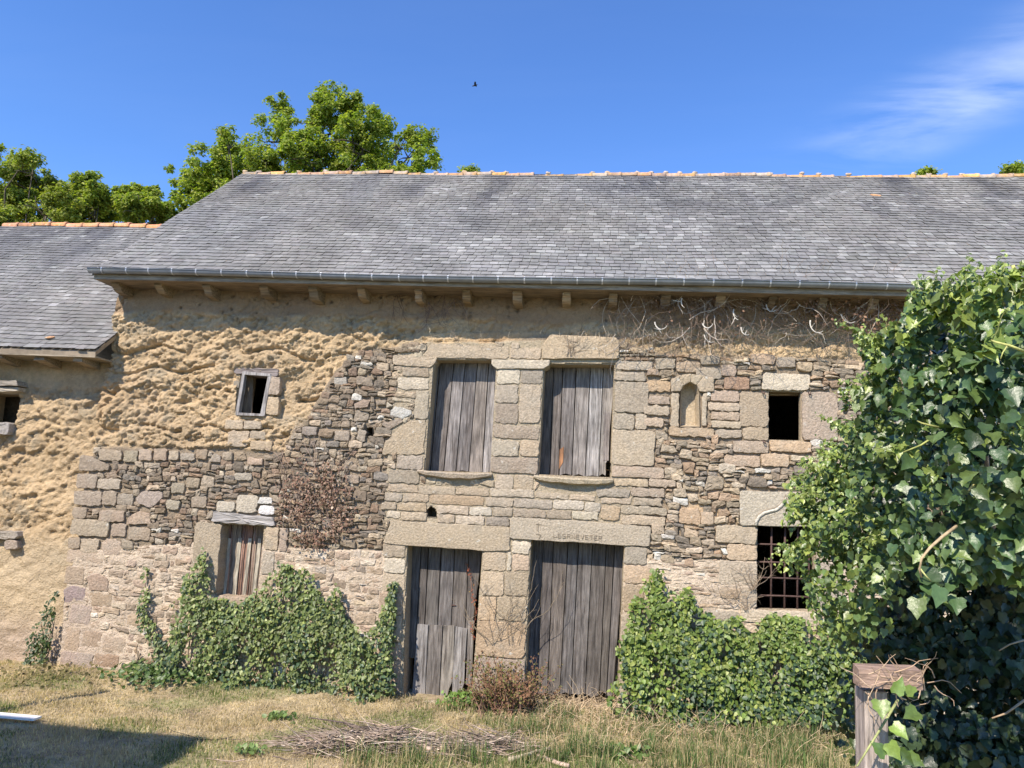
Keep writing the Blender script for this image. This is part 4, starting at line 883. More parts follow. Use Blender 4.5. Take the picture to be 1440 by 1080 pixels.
aroof, arz = roof(ann, lambda t: AX0-.2, lambda t: AX1+.02, LY, LE, LRY, SL, 6, .118, .128, .95, 77, lambda x: np.ones_like(x)*.7, prio=lambda W: -W[:, 2]-5*(W[:, 0] < -8.3), n_ind=296)
ridge(P(8, 316, LRY)[0], P(262, 316, LRY)[0], LRY, arz, .335, .075, [(.52, .25, .14), (.55, .28, .17), (.50, .27, .17)], aroof, False, 8)
s = Soup(); v, q = box(AX0-.1, AX1, LY+.03, AW+.05, LE-.10, LE-.08); s.add(v, None, q, (.3, .25, .18)); s.obj('soffit_board', M_beam, ann)
for cx in (10, 68, 122):
    x = P(cx, 500, -.1)[0]; v, q = box(x-.07, x+.07, -.26, .1, LE-.2, LE-.1); v[[0, 3], 2] += .05; obj('rafter_foot', v+rng.normal(0, .006, v.shape), q, M_beam, ann, (.28, .22, .15), False, True)
def on_left(px, py, lift=.03):
    d = ray(px, py); t = (LE-SL*LY-CAMH+SL*CAM[1])/(d[2]-SL*d[1]); return CAM+d*t+np.array([0, -.6, .75])*lift
chip('tile_fragment', 'small rusty tile fragment resting near the eaves of the left outbuilding roof', 'tile', 71, 477, .07, .03, (.34, .2, .12), .2, fn=on_left)

# ------------------------------------------------------------------ leaves
# ivy leaf: five lobes folded along the midrib
IV = np.array([(0, .0, -.02), (.27, -.10, .0), (.47, .10, .07), (.40, .30, .06), (.44, .50, .09), (.24, .68, .04), (0, 1.04, -.14), (-.24, .68, .04), (-.44, .50, .09), (-.40, .30, .06), (-.47, .10, .07), (-.27, -.10, .0), (0, .38, -.06)])
IVT = np.array([(12, i, i+1) for i in range(11)]+[(12, 11, 0)])
SL_V = np.array([(0, 0, 0), (.36, .25, .05), (.25, .75, .05), (0, 1, -.04), (-.25, .75, .05), (-.36, .25, .05), (0, .5, -.03)])
SL_T = np.array([(6, i, (i+1) % 6) for i in range(6)])
OK_V = np.array([(0, 0, 0), (.34, .35, .1), (.05, 1, 0), (-.3, .55, .1)]); OK_T = np.array([(0, 1, 2), (0, 2, 3)])
def leaves(pos, nrm, size, tv, tt, tints, droop=.7, twist=.6, curl=0):
    """place copies of a leaf: face towards nrm, tip hanging down"""
    n = len(pos); nrm = nrm/np.linalg.norm(nrm, axis=1, keepdims=True)
    dn = np.tile([0, 0, -1.], (n, 1))*droop+rng.normal(0, twist, (n, 3)); dn = dn-(dn*nrm).sum(1, keepdims=True)*nrm; dn /= np.linalg.norm(dn, axis=1, keepdims=True)+1e-9
    side = np.cross(dn, nrm); size = np.broadcast_to(size, n)
    L = tv[None]*size[:, None, None]
    fold = rng.uniform(.5, 1.8, n)[:, None]; wd = rng.uniform(.8, 1.15, n)[:, None]
    V = pos[:, None]+L[..., 0:1]*wd[..., None]*side[:, None]+L[..., 1:2]*dn[:, None]+(L[..., 2]*fold)[..., None]*nrm[:, None]
    F = tt[None]+np.arange(n)[:, None, None]*len(tv)
    return V.reshape(-1, 3), F.reshape(-1, tt.shape[1]), np.repeat(tints, len(tv), 0)
def tints(n, base, alt, p=.3, dv=.2):
    base = np.array(base); alt = np.array(alt); m = (rng.random(n) < p)*rng.uniform(.3, 1, n)
    return (base+(alt-base)*m[:, None])*(1+rng.normal(0, dv, n))[:, None].clip(.4, 1.8)

# ivy on the wall: px outline gives where it climbs on the wall face
def wall_ivy(name, label, poly, n, size, thick, base, alt, tv=SL_V, tt=SL_T, mask=None, lean=.35, stems=14, cat='ivy', wgt=None):
    root = thing(name, label, cat, tuple(P(np.mean([a for a, b in poly]), max(b for a, b in poly), -.1)*np.array([1, 1, 0])))
    pu = uvpoly(poly); lo = pu.min(0); hi = pu.max(0); pts = []
    while len(pts) < n:
        u = rng.uniform(lo[0], hi[0], n); v = rng.uniform(lo[1], hi[1], n); ok = inpoly(u+.05*(fbm(u*9, v*9, 600)-.5)*2, v+.12*(fbm(u*9, v*9, 601)-.5), pu)
        dens = fbm(u*4.5, v*3.5, 610, 4); ok &= rng.random(n) < np.clip((dens-.28)*4.5, .12, 1)
        pts += list(zip(u[ok], v[ok]))
    p = np.array(pts[:n]); u, v = p[:, 0], p[:, 1]
    hgt = np.clip(1-(v-lo[1])/(hi[1]-lo[1]), 0, 1)
    t = thick*(.15+.85*hgt)*(.35+1.3*fbm(u*2.6, v*3.2, 620, 4)); y = -.03-t*rng.random(n)**.45-.02
    nn_ = np.stack([rng.normal(-.1, .5, n), np.full(n, -1.), rng.normal(.45, .45, n)], 1)
    tn = tints(n, base, alt); fz = np.clip((fbm(u*2.3, v*3.1, 630, 4)-.40)*4, 0, 1)[:, None]; dk = np.array([.055, .095, .045])*(1+.2*rng.normal(0, 1, n))[:, None]
    tn = np.where(rng.random((n, 1)) < fz*.5*hgt[:, None]**.5, dk, tn)
    V, F, C = leaves(np.stack([u, y, v+.02], 1), nn_, size*rng.uniform(.5, 1.35, n), tv, tt, tn)
    obj('foliage', V, F, M_wallivy, root, C, True, kind='stuff')
    s = Soup()
    for i in range(stems):
        a = rng.uniform(lo[0]+.1, hi[0]-.1); top = rng.uniform(.4, .95)*(hi[1]-lo[1])
        zs_ = np.linspace(-.03, top, 9); xs_ = a+np.cumsum(rng.normal(0, .04, 9)); keep = inpoly(xs_, np.maximum(zs_, lo[1]+.05), pu)
        if keep.sum() < 4: continue
        k = int(np.argmin(keep)) if not keep.all() else 9
        if k < 4: k = 4
        V, T, Q = tube(np.stack([xs_, -.02-.03*rng.random(9), zs_], 1)[:k], np.linspace(.012, .004, 9)[:k], 5); s.add(V, T, Q, (.3, .24, .17))
    if s.V: s.obj('stem', M_twig, root)
    return root
GB, GA = (.125, .165, .05), (.26, .29, .09)
wall_ivy('wall_ivy', 'broad bank of green ivy climbing the wall below the small slatted window', [(195, 960), (215, 935), (262, 915), (264, 850), (268, 812), (285, 790), (293, 770), (298, 800), (300, 835), (345, 850), (378, 822), (382, 808), (402, 795), (420, 800), (432, 795), (448, 815), (455, 845), (468, 838), (478, 820), (486, 848), (492, 868), (520, 890), (536, 880), (545, 850), (552, 820), (562, 822), (560, 850), (556, 900), (562, 985), (470, 985), (330, 972), (230, 968)], 9500, .048, .34, GB, GA, stems=26)
wall_ivy('wall_ivy', 'narrow ivy strand rising left of the main ivy bank on pale stone', [(198, 868), (203, 830), (207, 798), (216, 800), (215, 840), (212, 862), (222, 880), (232, 900), (244, 905), (246, 850), (252, 842), (257, 870), (256, 925), (262, 960), (180, 960), (178, 930), (205, 925), (222, 920)], 950, .042, .10, GB, GA, stems=8)
wall_ivy('wall_ivy', 'sparse dark ivy at the corner where the outbuilding meets the barn', [(42, 945), (48, 900), (60, 862), (72, 850), (78, 832), (86, 835), (80, 870), (78, 905), (72, 945)], 520, .042, .09, (.05, .08, .025), (.11, .13, .04), stems=6)
wall_ivy('wall_ivy', 'lush bright ivy mound between the right door and the grated window', [(858, 1002), (856, 960), (872, 935), (866, 905), (884, 880), (886, 850), (900, 830), (915, 800), (930, 800), (938, 822), (965, 830), (985, 860), (1000, 872), (1035, 868), (1048, 895), (1060, 885), (1066, 1005), (1040, 1008), (960, 1008)], 8200, .055, .38, (.13, .19, .038), (.28, .32, .075), stems=18)
wall_ivy('wall_ivy', 'ivy under the grated window reaching towards the large ivy bush', [(1062, 1006), (1056, 890), (1070, 870), (1085, 862), (1100, 868), (1140, 870), (1150, 858), (1170, 870), (1215, 878), (1230, 1000), (1200, 1012), (1120, 1008)], 5600, .052, .42, (.12, .18, .038), (.27, .31, .075), stems=14)
# narrow climbing strands
wall_ivy('wall_ivy', 'thin ivy strand beside the left jamb of the left door', [(541, 860), (548, 830), (556, 818), (563, 822), (560, 850), (556, 890), (560, 930), (545, 930)], 240, .040, .05, GB, GA, stems=2)

# dead creeper stems under the eaves
def wander(p0, d0, L, n, jit, grav=0):
    p = [np.array(p0, float)]; d = np.array(d0, float); 
    for i in range(n): d = d+rng.normal(0, jit, 3)*(1, .35, 1)+np.array([0, 0, grav]); d /= np.linalg.norm(d); p.append(p[-1]+d*L/n)
    return np.array(p)
cr = thing('dead_creeper', 'tangle of bare pale creeper stems hanging below the gutter at the right', 'creeper', tuple(P(1060, 450, -.1)))
s = Soup()
for i in range(620):
    px = rng.uniform(865, 1290); py = rng.uniform(408, 480) if rng.random() < .6 else rng.uniform(404, 425)
    px = px if rng.random() < .8 else rng.normal(985, 30)
    Y0 = rng.uniform(-.22, -.06); a = rng.uniform(0, 2*math.pi)
    pts = wander(P(px, py, Y0), (math.cos(a), -.05, math.sin(a)-.5), rng.uniform(.2, .75), 8, .30, .02); pts[:, 1] = np.clip(pts[:, 1], -.42, -.06)
    pale_ = rng.random() < .16
    V, T, Q = tube(pts, np.linspace(.0055 if pale_ else .0035, .0012, 9), 4); s.add(V, T, Q, vary((.46, .40, .33) if pale_ else (.21, .155, .115), .2))
for i in range(9):      # hooked thicker stems
    px = [995, 1050, 1040, 1000, 930, 1150, 1195, 965, 1085][i]; py = [452, 462, 440, 470, 452, 455, 440, 425, 430][i]
    c0 = P(px, py, rng.uniform(-.32, -.2)); r = rng.uniform(.06, .11); a0 = rng.uniform(2.4, 3.6); th = np.linspace(a0, a0+rng.uniform(1.6, 2.6), 10)
    pts = c0+np.stack([np.cos(th)*r, np.linspace(0, -.03, 10), np.sin(th)*r*1.3], 1); V, T, Q = tube(pts, np.linspace(.009, .003, 10), 5); s.add(V, T, Q, (.56, .52, .45))
    for k in (3, 6): pp = wander(pts[k], rng.normal(0, 1, 3)*(1, .3, 1), rng.uniform(.06, .14), 4, .2); V, T, Q = tube(pp, [.005, .0045, .004, .003, .001], 4); s.add(V, T, Q, (.54, .5, .43))
s.obj('stem', M_twig, cr, kind='stuff')
n = 3200; u = rng.uniform(900, 1300, n); v_ = rng.uniform(408, 470, n); pos = np.array([P(a, b, -rng.uniform(.05, .3)) for a, b in zip(u, v_) if True]); keep = rng.random(n) < np.clip((u-1080)/120, .12, 1)*np.clip((480-v_)/60, 0, 1); pos = pos[keep]
V, F, C = leaves(pos, rng.normal(0, 1, (len(pos), 3))+(0, -1, .2), .035*rng.uniform(.6, 1.3, len(pos)), SL_V, SL_T, tints(len(pos), (.2, .12, .08), (.33, .2, .13), .4))
obj('dead_leaves', V, F, M_dry, cr, C, True, kind='stuff')
# small run of straw-like stubs on the sunlit ledge
s = Soup()
for i in range(260):
    px = rng.normal(950, 70) if rng.random() < .7 else rng.uniform(480, 1150); py = rng.uniform(468, 500)
    a = rng.normal(math.pi/2, .5); pts = wander(P(px, py, -.05), (math.cos(a), -.25, math.sin(a)), rng.uniform(.05, .16), 4, .2); V, T, Q = tube(pts, np.linspace(.003, .001, 5), 3); s.add(V, T, Q, vary((.48, .4, .29), .2))
s.obj('dry_stubs', M_twig, cr, kind='stuff')
# stems tracing over the stones, centre and pier
def traces(name, label, starts, n, L, c, grav, Y0=-.045):
    root = thing(name, label, 'creeper', tuple(P(*starts[0], Y0))); s = Soup()
    for i in range(n):
        a = starts[rng.integers(len(starts))]; d = (rng.normal(0, .5), 0, grav); pts = wander(P(a[0]+rng.normal(0, 3), a[1], Y0), d, rng.uniform(.5, 1)*L, 12, .22, grav*.05); pts[:, 1] = Y0+rng.normal(0, .003, len(pts))
        V, T, Q = tube(pts, np.linspace(.004, .0015, len(pts)), 4); s.add(V, T, Q, vary(c, .15))
        for k in range(3):
            j = rng.integers(2, 10); p2 = wander(pts[j], (rng.normal(0, 1), 0, grav*.5), rng.uniform(.08, .2), 5, .3); p2[:, 1] = Y0+rng.normal(0, .003, 6); V, T, Q = tube(p2, np.linspace(.0025, .001, 6), 3); s.add(V, T, Q, vary(c, .15))
    s.obj('stem', M_twig, root, kind='stuff'); return root
traces('creeper_trace', 'thin dark creeper stems crossing the pier between the two doors', [(690, 905), (705, 900), (720, 905), (735, 890)], 14, 1.1, (.24, .19, .13), 1)
traces('creeper_trace', 'thin creeper twigs spreading over the stones left of the grated window', [(1050, 858), (1035, 850), (1060, 830)], 16, .5, (.26, .2, .14), 1)
traces('creeper_trace', 'wiry creeper stems hanging on the cob above the left upper shutter', [(600, 425), (620, 415), (560, 415), (640, 420)], 14, .5, (.16, .11, .09), -1, -.03)
traces('creeper_trace', 'fine creeper stems on the block lintel above the right upper shutter', [(800, 500), (815, 470), (650, 480)], 10, .35, (.25, .2, .15), 1, -.05)
# dead reddish creeper patch on the rubble
dc = thing('withered_creeper', 'patch of withered reddish brown creeper on the rubble right of the slatted window', 'creeper', tuple(P(440, 710, -.05)))
n = 2600; a = rng.uniform(0, 2*np.pi, n); r = np.sqrt(rng.random(n)); px = 442+r*np.cos(a)*48+rng.normal(0, 6, n); py = 705+r*np.sin(a)*62+rng.normal(0, 6, n)
den = np.array([fbm(np.array([q*.05]), np.array([w_*.05]), 700)[0] for q, w_ in zip(px, py)]); k = rng.random(n) < np.clip((den-.3)*3.5, .1, 1)*np.where(py < 670, .45, 1); px, py = px[k], py[k]
pos = np.array([P(q, w_, -.03-.09*rng.random()) for q, w_ in zip(px, py)])
V, F, C = leaves(pos, rng.normal(0, .8, (len(pos), 3))+(0, -1, .3), .034*rng.uniform(.6, 1.3, len(pos)), SL_V, SL_T, tints(len(pos), (.24, .145, .105), (.40, .30, .22), .5))
obj('dead_leaves', V, F, M_dry, dc, C, True, kind='stuff')
s = Soup()
for i in range(60):
    pts = wander(P(rng.uniform(395, 490), rng.uniform(650, 770), -.06), (rng.normal(0, .5), 0, 1), rng.uniform(.2, .6), 8, .25); pts[:, 1] = np.clip(pts[:, 1], -.1, -.05); V, T, Q = tube(pts, np.linspace(.004, .0015, 9), 4); s.add(V, T, Q, vary((.3, .22, .17), .2))
s.obj('stem', M_twig, dc, kind='stuff')
# red climbing strand on the left door
s = Soup(); rs = thing('creeper_strand', 'thin red leafed creeper hanging down the left door', 'creeper', tuple(P(660, 850, .2)))
pts = np.array([P(a, b, .2) for a, b in ((655, 790), (660, 805), (663, 822), (664, 840), (669, 855), (668, 872), (664, 885), (667, 900))]); V, T, Q = tube(pts, .003, 4); s.add(V, T, Q, (.25, .12, .08)); s.obj('stem', M_twig, rs)
n = 90; j = rng.integers(0, 7, n); f_ = rng.random(n)[:, None]; pos = pts[j]*(1-f_)+pts[j+1]*f_+rng.normal(0, .015, (n, 3)); V, F, C = leaves(pos, rng.normal(0, .6, (n, 3))+(0, -1, 0), .022, SL_V, SL_T, tints(n, (.3, .1, .06), (.2, .16, .06), .3)); obj('foliage', V, F, M_dry, rs, C, True, kind='stuff')

# shrub between the doors
sh = thing('shrub', 'low reddish brown shrub growing between the two plank doors', 'shrub', tuple(P(708, 990, -.2)*np.array([1, 1, 0]))); s = Soup(); lp = []; base = G(712, 1000)
for i in range(150):
    a = rng.normal(0, .5); d = (math.sin(a), rng.normal(-.1, .4), math.cos(a)*1.1); pts = wander(base+np.array([rng.normal(0, .14), rng.normal(-.05, .1), 0]), d, rng.uniform(.3, .72), 8, .18); V, T, Q = tube(pts, np.linspace(.006, .0015, 9), 4); s.add(V, T, Q, vary((.3, .18, .13), .2)); lp += [pts[k]+rng.normal(0, .02, 3) for k in range(3, 9) for _ in range(4)]
s.obj('stem', M_twig, sh, kind='stuff'); lp = np.array(lp); n = len(lp); V, F, C = leaves(lp, rng.normal(0, .8, (n, 3))+(0, -1, .5), .028*rng.uniform(.6, 1.3, n), SL_V, SL_T, tints(n, (.22, .12, .07), (.14, .17, .05), .5)); obj('foliage', V, F, M_dry, sh, C, True, kind='stuff')
def tuft(name, label, cat, px, py, n, size, h, spread, base, alt, tv=SL_V, tt=SL_T, mat=M_wallivy):
    q = G(px, py); root = thing(name, label, cat, tuple(q)); pos = q+np.stack([rng.normal(0, spread, n), rng.normal(0, spread*.6, n), rng.uniform(.01, h, n)], 1)
    V, F, C = leaves(pos, rng.normal(0, .5, (n, 3))+(0, -.6, .8), size*rng.uniform(.6, 1.3, n), tv, tt, tints(n, base, alt), droop=-.4); obj('foliage', V, F, mat, root, C, True, kind='stuff')
tuft('weed', 'bright green weed at the foot of the pier right of the left door', 'weed', 655, 995, 300, .06, .16, .13, (.12, .2, .04), (.2, .28, .07))
tuft('fern', 'small bright green fern at the foot of the ivy near the large bush', 'fern', 1155, 1000, 700, .06, .2, .2, (.13, .22, .03), (.22, .3, .05))
tuft('weed', 'dark green weeds at the left foot of the ivy bank', 'weed', 215, 962, 500, .06, .18, .28, (.07, .12, .03), (.13, .18, .05))
tuft('weed', 'low brownish weeds along the foot of the outbuilding wall', 'weed', 60, 955, 420, .045, .12, .5, (.16, .14, .06), (.28, .22, .12), mat=M_dry)

tuft('weed', 'broad leaved green weed on the dry lawn in front of the ivy bank', 'weed', 395, 1012, 70, .06, .05, .07, (.12, .18, .05), (.2, .26, .08))
tuft('weed', 'small leafy weed on the lawn between the shadow edge and the brushwood', 'weed', 352, 1060, 60, .05, .05, .06, (.12, .18, .05), (.2, .26, .08))
tuft('weed', 'leafy weed at the bottom of the photo right of the stripped branch', 'weed', 880, 1066, 120, .07, .09, .10, (.12, .19, .05), (.2, .27, .08))
# ------------------------------------------------------------------ grass
def blades(n, xr, yr, hfn, wfn, cfn, lean=.5, mask=None):
    x = rng.uniform(*xr, n); y = rng.uniform(*yr, n)
    if mask is not None: k = rng.random(n) < mask(x, y); x, y = x[k], y[k]
    n = len(x); h = hfn(x, y)*rng.uniform(.5, 1.3, n); w_ = wfn*rng.uniform(.6, 1.4, n); a = rng.uniform(0, 2*np.pi, n); z = ground_z(x, y)-.005
    l = rng.normal(0, lean, n)*h; b = rng.uniform(0, 2*np.pi, n); lx, ly = np.cos(b)*l, np.sin(b)*l; sx, sy = np.cos(a)*w_, np.sin(a)*w_
    V = np.stack([np.stack([x-sx, y-sy, z], 1), np.stack([x+sx, y+sy, z], 1), np.stack([x+sx*.7+lx*.35, y+sy*.7+ly*.35, z+h*.6], 1), np.stack([x-sx*.7+lx*.35, y-sy*.7+ly*.35, z+h*.6], 1), np.stack([x+lx, y+ly, z+h*(1-.25*np.minimum(np.abs(l/np.maximum(h, 1e-3)), 1))], 1)], 1)
    k = np.arange(n)[:, None]*5; Q = np.array([0, 1, 2, 3])[None]+k; T = np.array([3, 2, 4])[None]+k
    return V.reshape(-1, 3), T, Q, np.repeat(cfn(x, y, n), 5, 0)
def gc(x, y, n):
    g = fbm(x*1.1+4, y*1.6, 8, 4); wgr = np.clip((x+1.6)/3.0, 0, 1)*.35+np.clip((g-.46)*4.5, 0, .65)
    m = (rng.random(n) < wgr)[:, None]; st = np.array([.52, .42, .27])*(1+.2*rng.normal(0, 1, n))[:, None]; gr = np.array([.17, .21, .065])*(1+.25*rng.normal(0, 1, n))[:, None]
    return np.where(m, gr, st)
s = Soup()
V, T, Q, C = blades(120000, (-8.6, 5), (-3.9, -.02), lambda x, y: .022+.03*fbm(x*2, y*2, 9)+.02*(x > -1.5), .0035, gc, .9); s.add(V, T, Q, C)
def gm(x, y): return np.clip((fbm(x*3.1, y*4.1, 44, 3)-.5)*8, 0, 1)
V, T, Q, C = blades(70000, (-8.6, 5), (-3.9, -.02), lambda x, y: .05+.05*fbm(x*2, y*2, 9), .003, gc, .7, gm); s.add(V, T, Q, C)
s.obj('dry_lawn', M_grass, None, kind='stuff', label='short dry grass with green patches in front of the barn', category='grass')
def tallmask(x, y):
    c = np.zeros_like(x)
    for px, py, r_, a_ in ((760, 1040, .4, 1), (790, 1010, .25, .8), (830, 1070, .5, 1), (900, 1060, .6, .9), (980, 1060, .7, .8), (1080, 1060, .8, 1), (1160, 1040, .5, 1), (600, 1078, .5, .5), (690, 1075, .5, .7), (640, 1000, .18, .7), (530, 1078, .4, .3)):
        q = G(px, py); c = np.maximum(c, a_*np.exp(-(((x-q[0])/r_)**2+((y-q[1])/(r_*.7))**2)))
    return np.clip(c, 0, 1)*np.clip((fbm(x*4, y*5, 12, 3)-.46)*9, .03, 1)
def tcol(x, y, n): m = (rng.random(n) < .38)[:, None]; return np.where(m, np.array([.46, .38, .22]), np.array([.105, .165, .055])*(1+.25*rng.normal(0, 1, n))[:, None])
V, T, Q, C = blades(120000, (-3, 4.6), (-3.6, -.35), lambda x, y: .10+.20*fbm(x*3, y*3, 14), .0035, tcol, .45, tallmask); s = Soup(); s.add(V, T, Q, C)
s.obj('long_grass', M_grass, None, kind='stuff', label='tufts of longer green grass on the right half of the ground', category='grass')
# straw and dead stalks below the right hand ivy
s = Soup()
for i in range(2600):
    px = rng.uniform(745, 1190); yl = np.interp(px, [745, 860, 1000, 1190], [985, 1000, 1012, 1020]); py = yl+rng.normal(6, 14) if rng.random() < .8 else rng.uniform(1000, 1075)
    q = G(px, max(py, yl-6)); q[2] = ground_z(q[0:1], q[1:2])[0]+rng.uniform(0, .05); a = rng.uniform(0, 2*np.pi); up_ = rng.uniform(-.1, .5) if rng.random() < .7 else rng.uniform(.5, 2)
    pts = wander(q, (math.cos(a), math.sin(a)*.6, up_), rng.uniform(.08, .4), 5, .3, -.12); pts[:, 2] = np.maximum(pts[:, 2], .004); V, T, Q = tube(pts, np.linspace(.0035, .0012, 6), 3, False); s.add(V, T, Q, vary((.47, .36, .23), .25))
s.obj('straw_litter', M_twig, None, kind='stuff', label='band of pale dead stalks and straw below the right hand ivy', category='straw')
# leaf litter
n = 3200; px = rng.uniform(700, 1190, n); yl = np.interp(px, [700, 860, 1000, 1190], [990, 1000, 1010, 1015]); pos = np.array([G(a, b) for a, b in zip(px, yl+np.abs(rng.normal(0, 12, n)))]); pos[:, 2] += rng.uniform(0.01, .05, n)
V, F, C = leaves(pos, rng.normal(0, .5, (n, 3))+(0, -.3, 1), .035, SL_V, SL_T, tints(n, (.36, .23, .14), (.5, .38, .26), .4)); obj('leaf_litter', V, F, M_dry, None, C, True, kind='stuff', label='dry brown leaves scattered along the foot of the right wall', category='leaves')
# brushwood heap
s = Soup(); q0 = G(560, 1052)
for i in range(1500):
    px = rng.normal(545, 65) if rng.random() < .75 else rng.uniform(600, 740); py = 1052+rng.normal(0, 7); q = G(px, py); hh = .12*math.exp(-((px-510)/80)**2)+.08*math.exp(-((px-700)/40)**2)+.04; q[2] = rng.uniform(0, hh)
    a = rng.normal(0, .5)+(math.pi if rng.random() < .5 else 0); pts = wander(q, (math.cos(a), math.sin(a)*.7, rng.normal(0, .15)), rng.uniform(.12, .5), 5, .15, -.03); pts[:, 2] = np.maximum(pts[:, 2], .006); V, T, Q = tube(pts, np.linspace(rng.choice([.004, .007]), .0015, 6), 4, False); s.add(V, T, Q, vary((.26, .20, .155) if rng.random() < .8 else (.46, .38, .3), .4))
bw = thing('brushwood_heap', 'low heap of grey brown brushwood on the dry lawn in front of the left door', 'brushwood', tuple(q0)); s.obj('twigs', M_twig, bw, kind='stuff')
V, T, Q = tube([G(433, 1026)+(0, 0, .12), G(480, 1033)+(0, 0, .12), G(520, 1038)+(0, 0, .08), G(560, 1046)+(0, 0, .03)], [.006, .009, .01, .008], 6); obj('long_twig', V, [T, Q], M_twig, bw, (.12, .09, .08), True, True)
def log(name, label, cat, a, b, r, c, h=.03, mat=M_twig, sides=8, flat=1):
    A = G(*a)+(0, 0, h); B_ = G(*b)+(0, 0, h); t = np.linspace(0, 1, 7)[:, None]; pts = A*(1-t)+B_*t+rng.normal(0, r*.12, (7, 3)); V, T, Q = tube(pts, np.linspace(r, r*.75, 7)*(1+rng.normal(0, .06, 7)), sides); obj(name, V, [T, Q], mat, None, c, True, True, label=label, category=cat)
log('branch', 'pale stripped branch lying in grass at the bottom centre, ahead of the doors', 'branch', (716, 1076), (772, 1060), .024, (.55, .46, .33), .05)
log('branch', 'pinkish brown branch crossing behind the pale stripped one', 'branch', (755, 1068), (800, 1082), .026, (.46, .34, .26), .03)
log('split_log', 'short pinkish piece of split wood lying on the brushwood heap', 'wood', (571, 1044), (606, 1064), .03, (.48, .36, .28), .06)
log('stick', 'thin pale stick lying behind the brushwood heap', 'stick', (575, 1029), (612, 1040), .009, (.55, .44, .33), .05)
log('branch', 'pale broken branch caught low in the ivy mound by the right door', 'branch', (1001, 985), (1014, 960), .014, (.5, .38, .25), .35)
a = G(0, 1021); b = G(42, 1025); v, q = box(a[0]-.6, b[0]-.02, a[1]+.06, a[1]+.17, .055, .075); obj('white_board', v, q, M_white, None, (.8, .8, .78), False, True, label='white painted board lying on the lawn at the left edge of the photo', category='board')

# ------------------------------------------------------------------ trees behind the roofs
def tree(label, base, clumps, Y, n_leaf, size, tint_a, tint_b, group=None, trunk_r=.28, name='oak_tree', seed=1):
    root = thing(name, label, 'tree', (base[0], base[1], 0), group); s = Soup(); b = np.array([base[0], base[1], -.1]); cs = []
    for (px, py, rp) in clumps:
        Yc = Y+rng.uniform(-1.2, 1.2); c = P(px, py, Yc); r = rp/FPX*(Yc+CAMD)*1.45; cs.append((c, r))
    zc = min(c[2] for c, r in cs); hub = np.array([base[0], base[1], zc*.55])
    V, T, Q = tube(np.array([b, b*.5+hub*.5+(.1, 0, 0), hub]), [trunk_r*1.3, trunk_r, trunk_r*.8], 10); s.add(V, T, Q, (.10, .085, .06)); s.obj('trunk', M_bark, root, smooth=True)
    s = Soup()
    for c, r in cs:
        m = hub*.45+c*.55+rng.normal(0, .25, 3); pts = np.array([hub, hub*.6+m*.4+rng.normal(0, .15, 3), m, m*.5+c*.5+rng.normal(0, .15, 3), c]); V, T, Q = tube(pts, [trunk_r*.4, trunk_r*.16, trunk_r*.08, .02, .01], 6); s.add(V, T, Q, (.10, .085, .06))
        for k in range(5): p2 = wander(c*.85+m*.15, rng.normal(0, 1, 3), r*1.1, 5, .3); V, T, Q = tube(p2, np.linspace(.025, .006, 6), 4); s.add(V, T, Q, (.10, .085, .06))
    s.obj('limb', M_bark, root, smooth=True, kind='stuff')
    tot = sum(r**2 for c, r in cs); P_, N_ = [], []
    for c, r in cs:
        n = int(n_leaf*r**2/tot); k = max(12, int(40*r)); sub = c+rng.normal(0, 1, (k, 3))*r*np.array([.44, .44, .40]); sr = rng.uniform(.07, .2, k)+r*.08
        j = rng.integers(0, k, n); d = rng.normal(0, 1, (n, 3)); d /= np.linalg.norm(d, axis=1, keepdims=True); rad = rng.random(n)**.5; p = sub[j]+d*(sr[j]*rad)[:, None]*np.array([1, 1, .8]); P_.append(p); N_.append(d*.8+(0, -.25, .9)+rng.normal(0, .5, (n, 3)))
    P_ = np.vstack(P_); N_ = np.vstack(N_); V, F, C = leaves(P_, N_, size*rng.uniform(.6, 1.3, len(P_)), OK_V, OK_T, tints(len(P_), tint_a, tint_b, .5, .18), droop=.3, twist=.8)
    obj('crown', V, F, M_oak, root, C, False, kind='stuff'); return root
YT = 9.0
A1, A2 = (.20, .26, .045), (.38, .39, .07)
main_cl = [(275, 262, 26), (262, 290, 16), (300, 232, 26), (325, 208, 20), (340, 235, 26), (370, 228, 22), (320, 188, 10), (392, 150, 14), (395, 178, 20), (410, 205, 26), (432, 190, 20), (440, 230, 30), (450, 150, 20), (462, 132, 13), (470, 165, 26), (492, 148, 18), (505, 175, 24), (520, 200, 20), (500, 220, 26), (535, 168, 13), (543, 185, 10), (540, 222, 20), (575, 185, 12), (590, 200, 16), (597, 222, 16), (604, 190, 8), (470, 212, 26), (385, 248, 22), (560, 240, 14), (255, 302, 8), (290, 290, 24)]
tree('tall oak with yellow green spring leaves rising behind the left end of the barn roof', P(430, 240, YT)[:2], main_cl+[(x_, 262, 26) for x_ in range(320, 580, 28)]+[(250, 305, 14), (262, 320, 20), (300, 270, 24)], YT, 88000, .10, A1, A2, trunk_r=.35)
left_cl = [(5, 262, 28), (22, 240, 22), (38, 222, 12), (48, 226, 8), (45, 262, 24), (28, 290, 28), (75, 252, 12), (72, 285, 24), (0, 312, 20), (-40, 280, 40)]
tree('oak behind the left outbuilding roof, tallest at the left edge of the sky', P(20, 300, YT-1)[:2], left_cl+[(20, 325, 30), (60, 310, 25)], YT-1, 34000, .095, (.2, .24, .05), (.36, .36, .08), trunk_r=.25)
tree('rounded green tree behind the middle of the left outbuilding roof', P(115, 300, YT-.5)[:2], [(100, 275, 20), (118, 252, 13), (122, 268, 20), (140, 280, 20), (95, 298, 20), (130, 302, 20)], YT-.5, 20000, .105, A1, A2, trunk_r=.2)
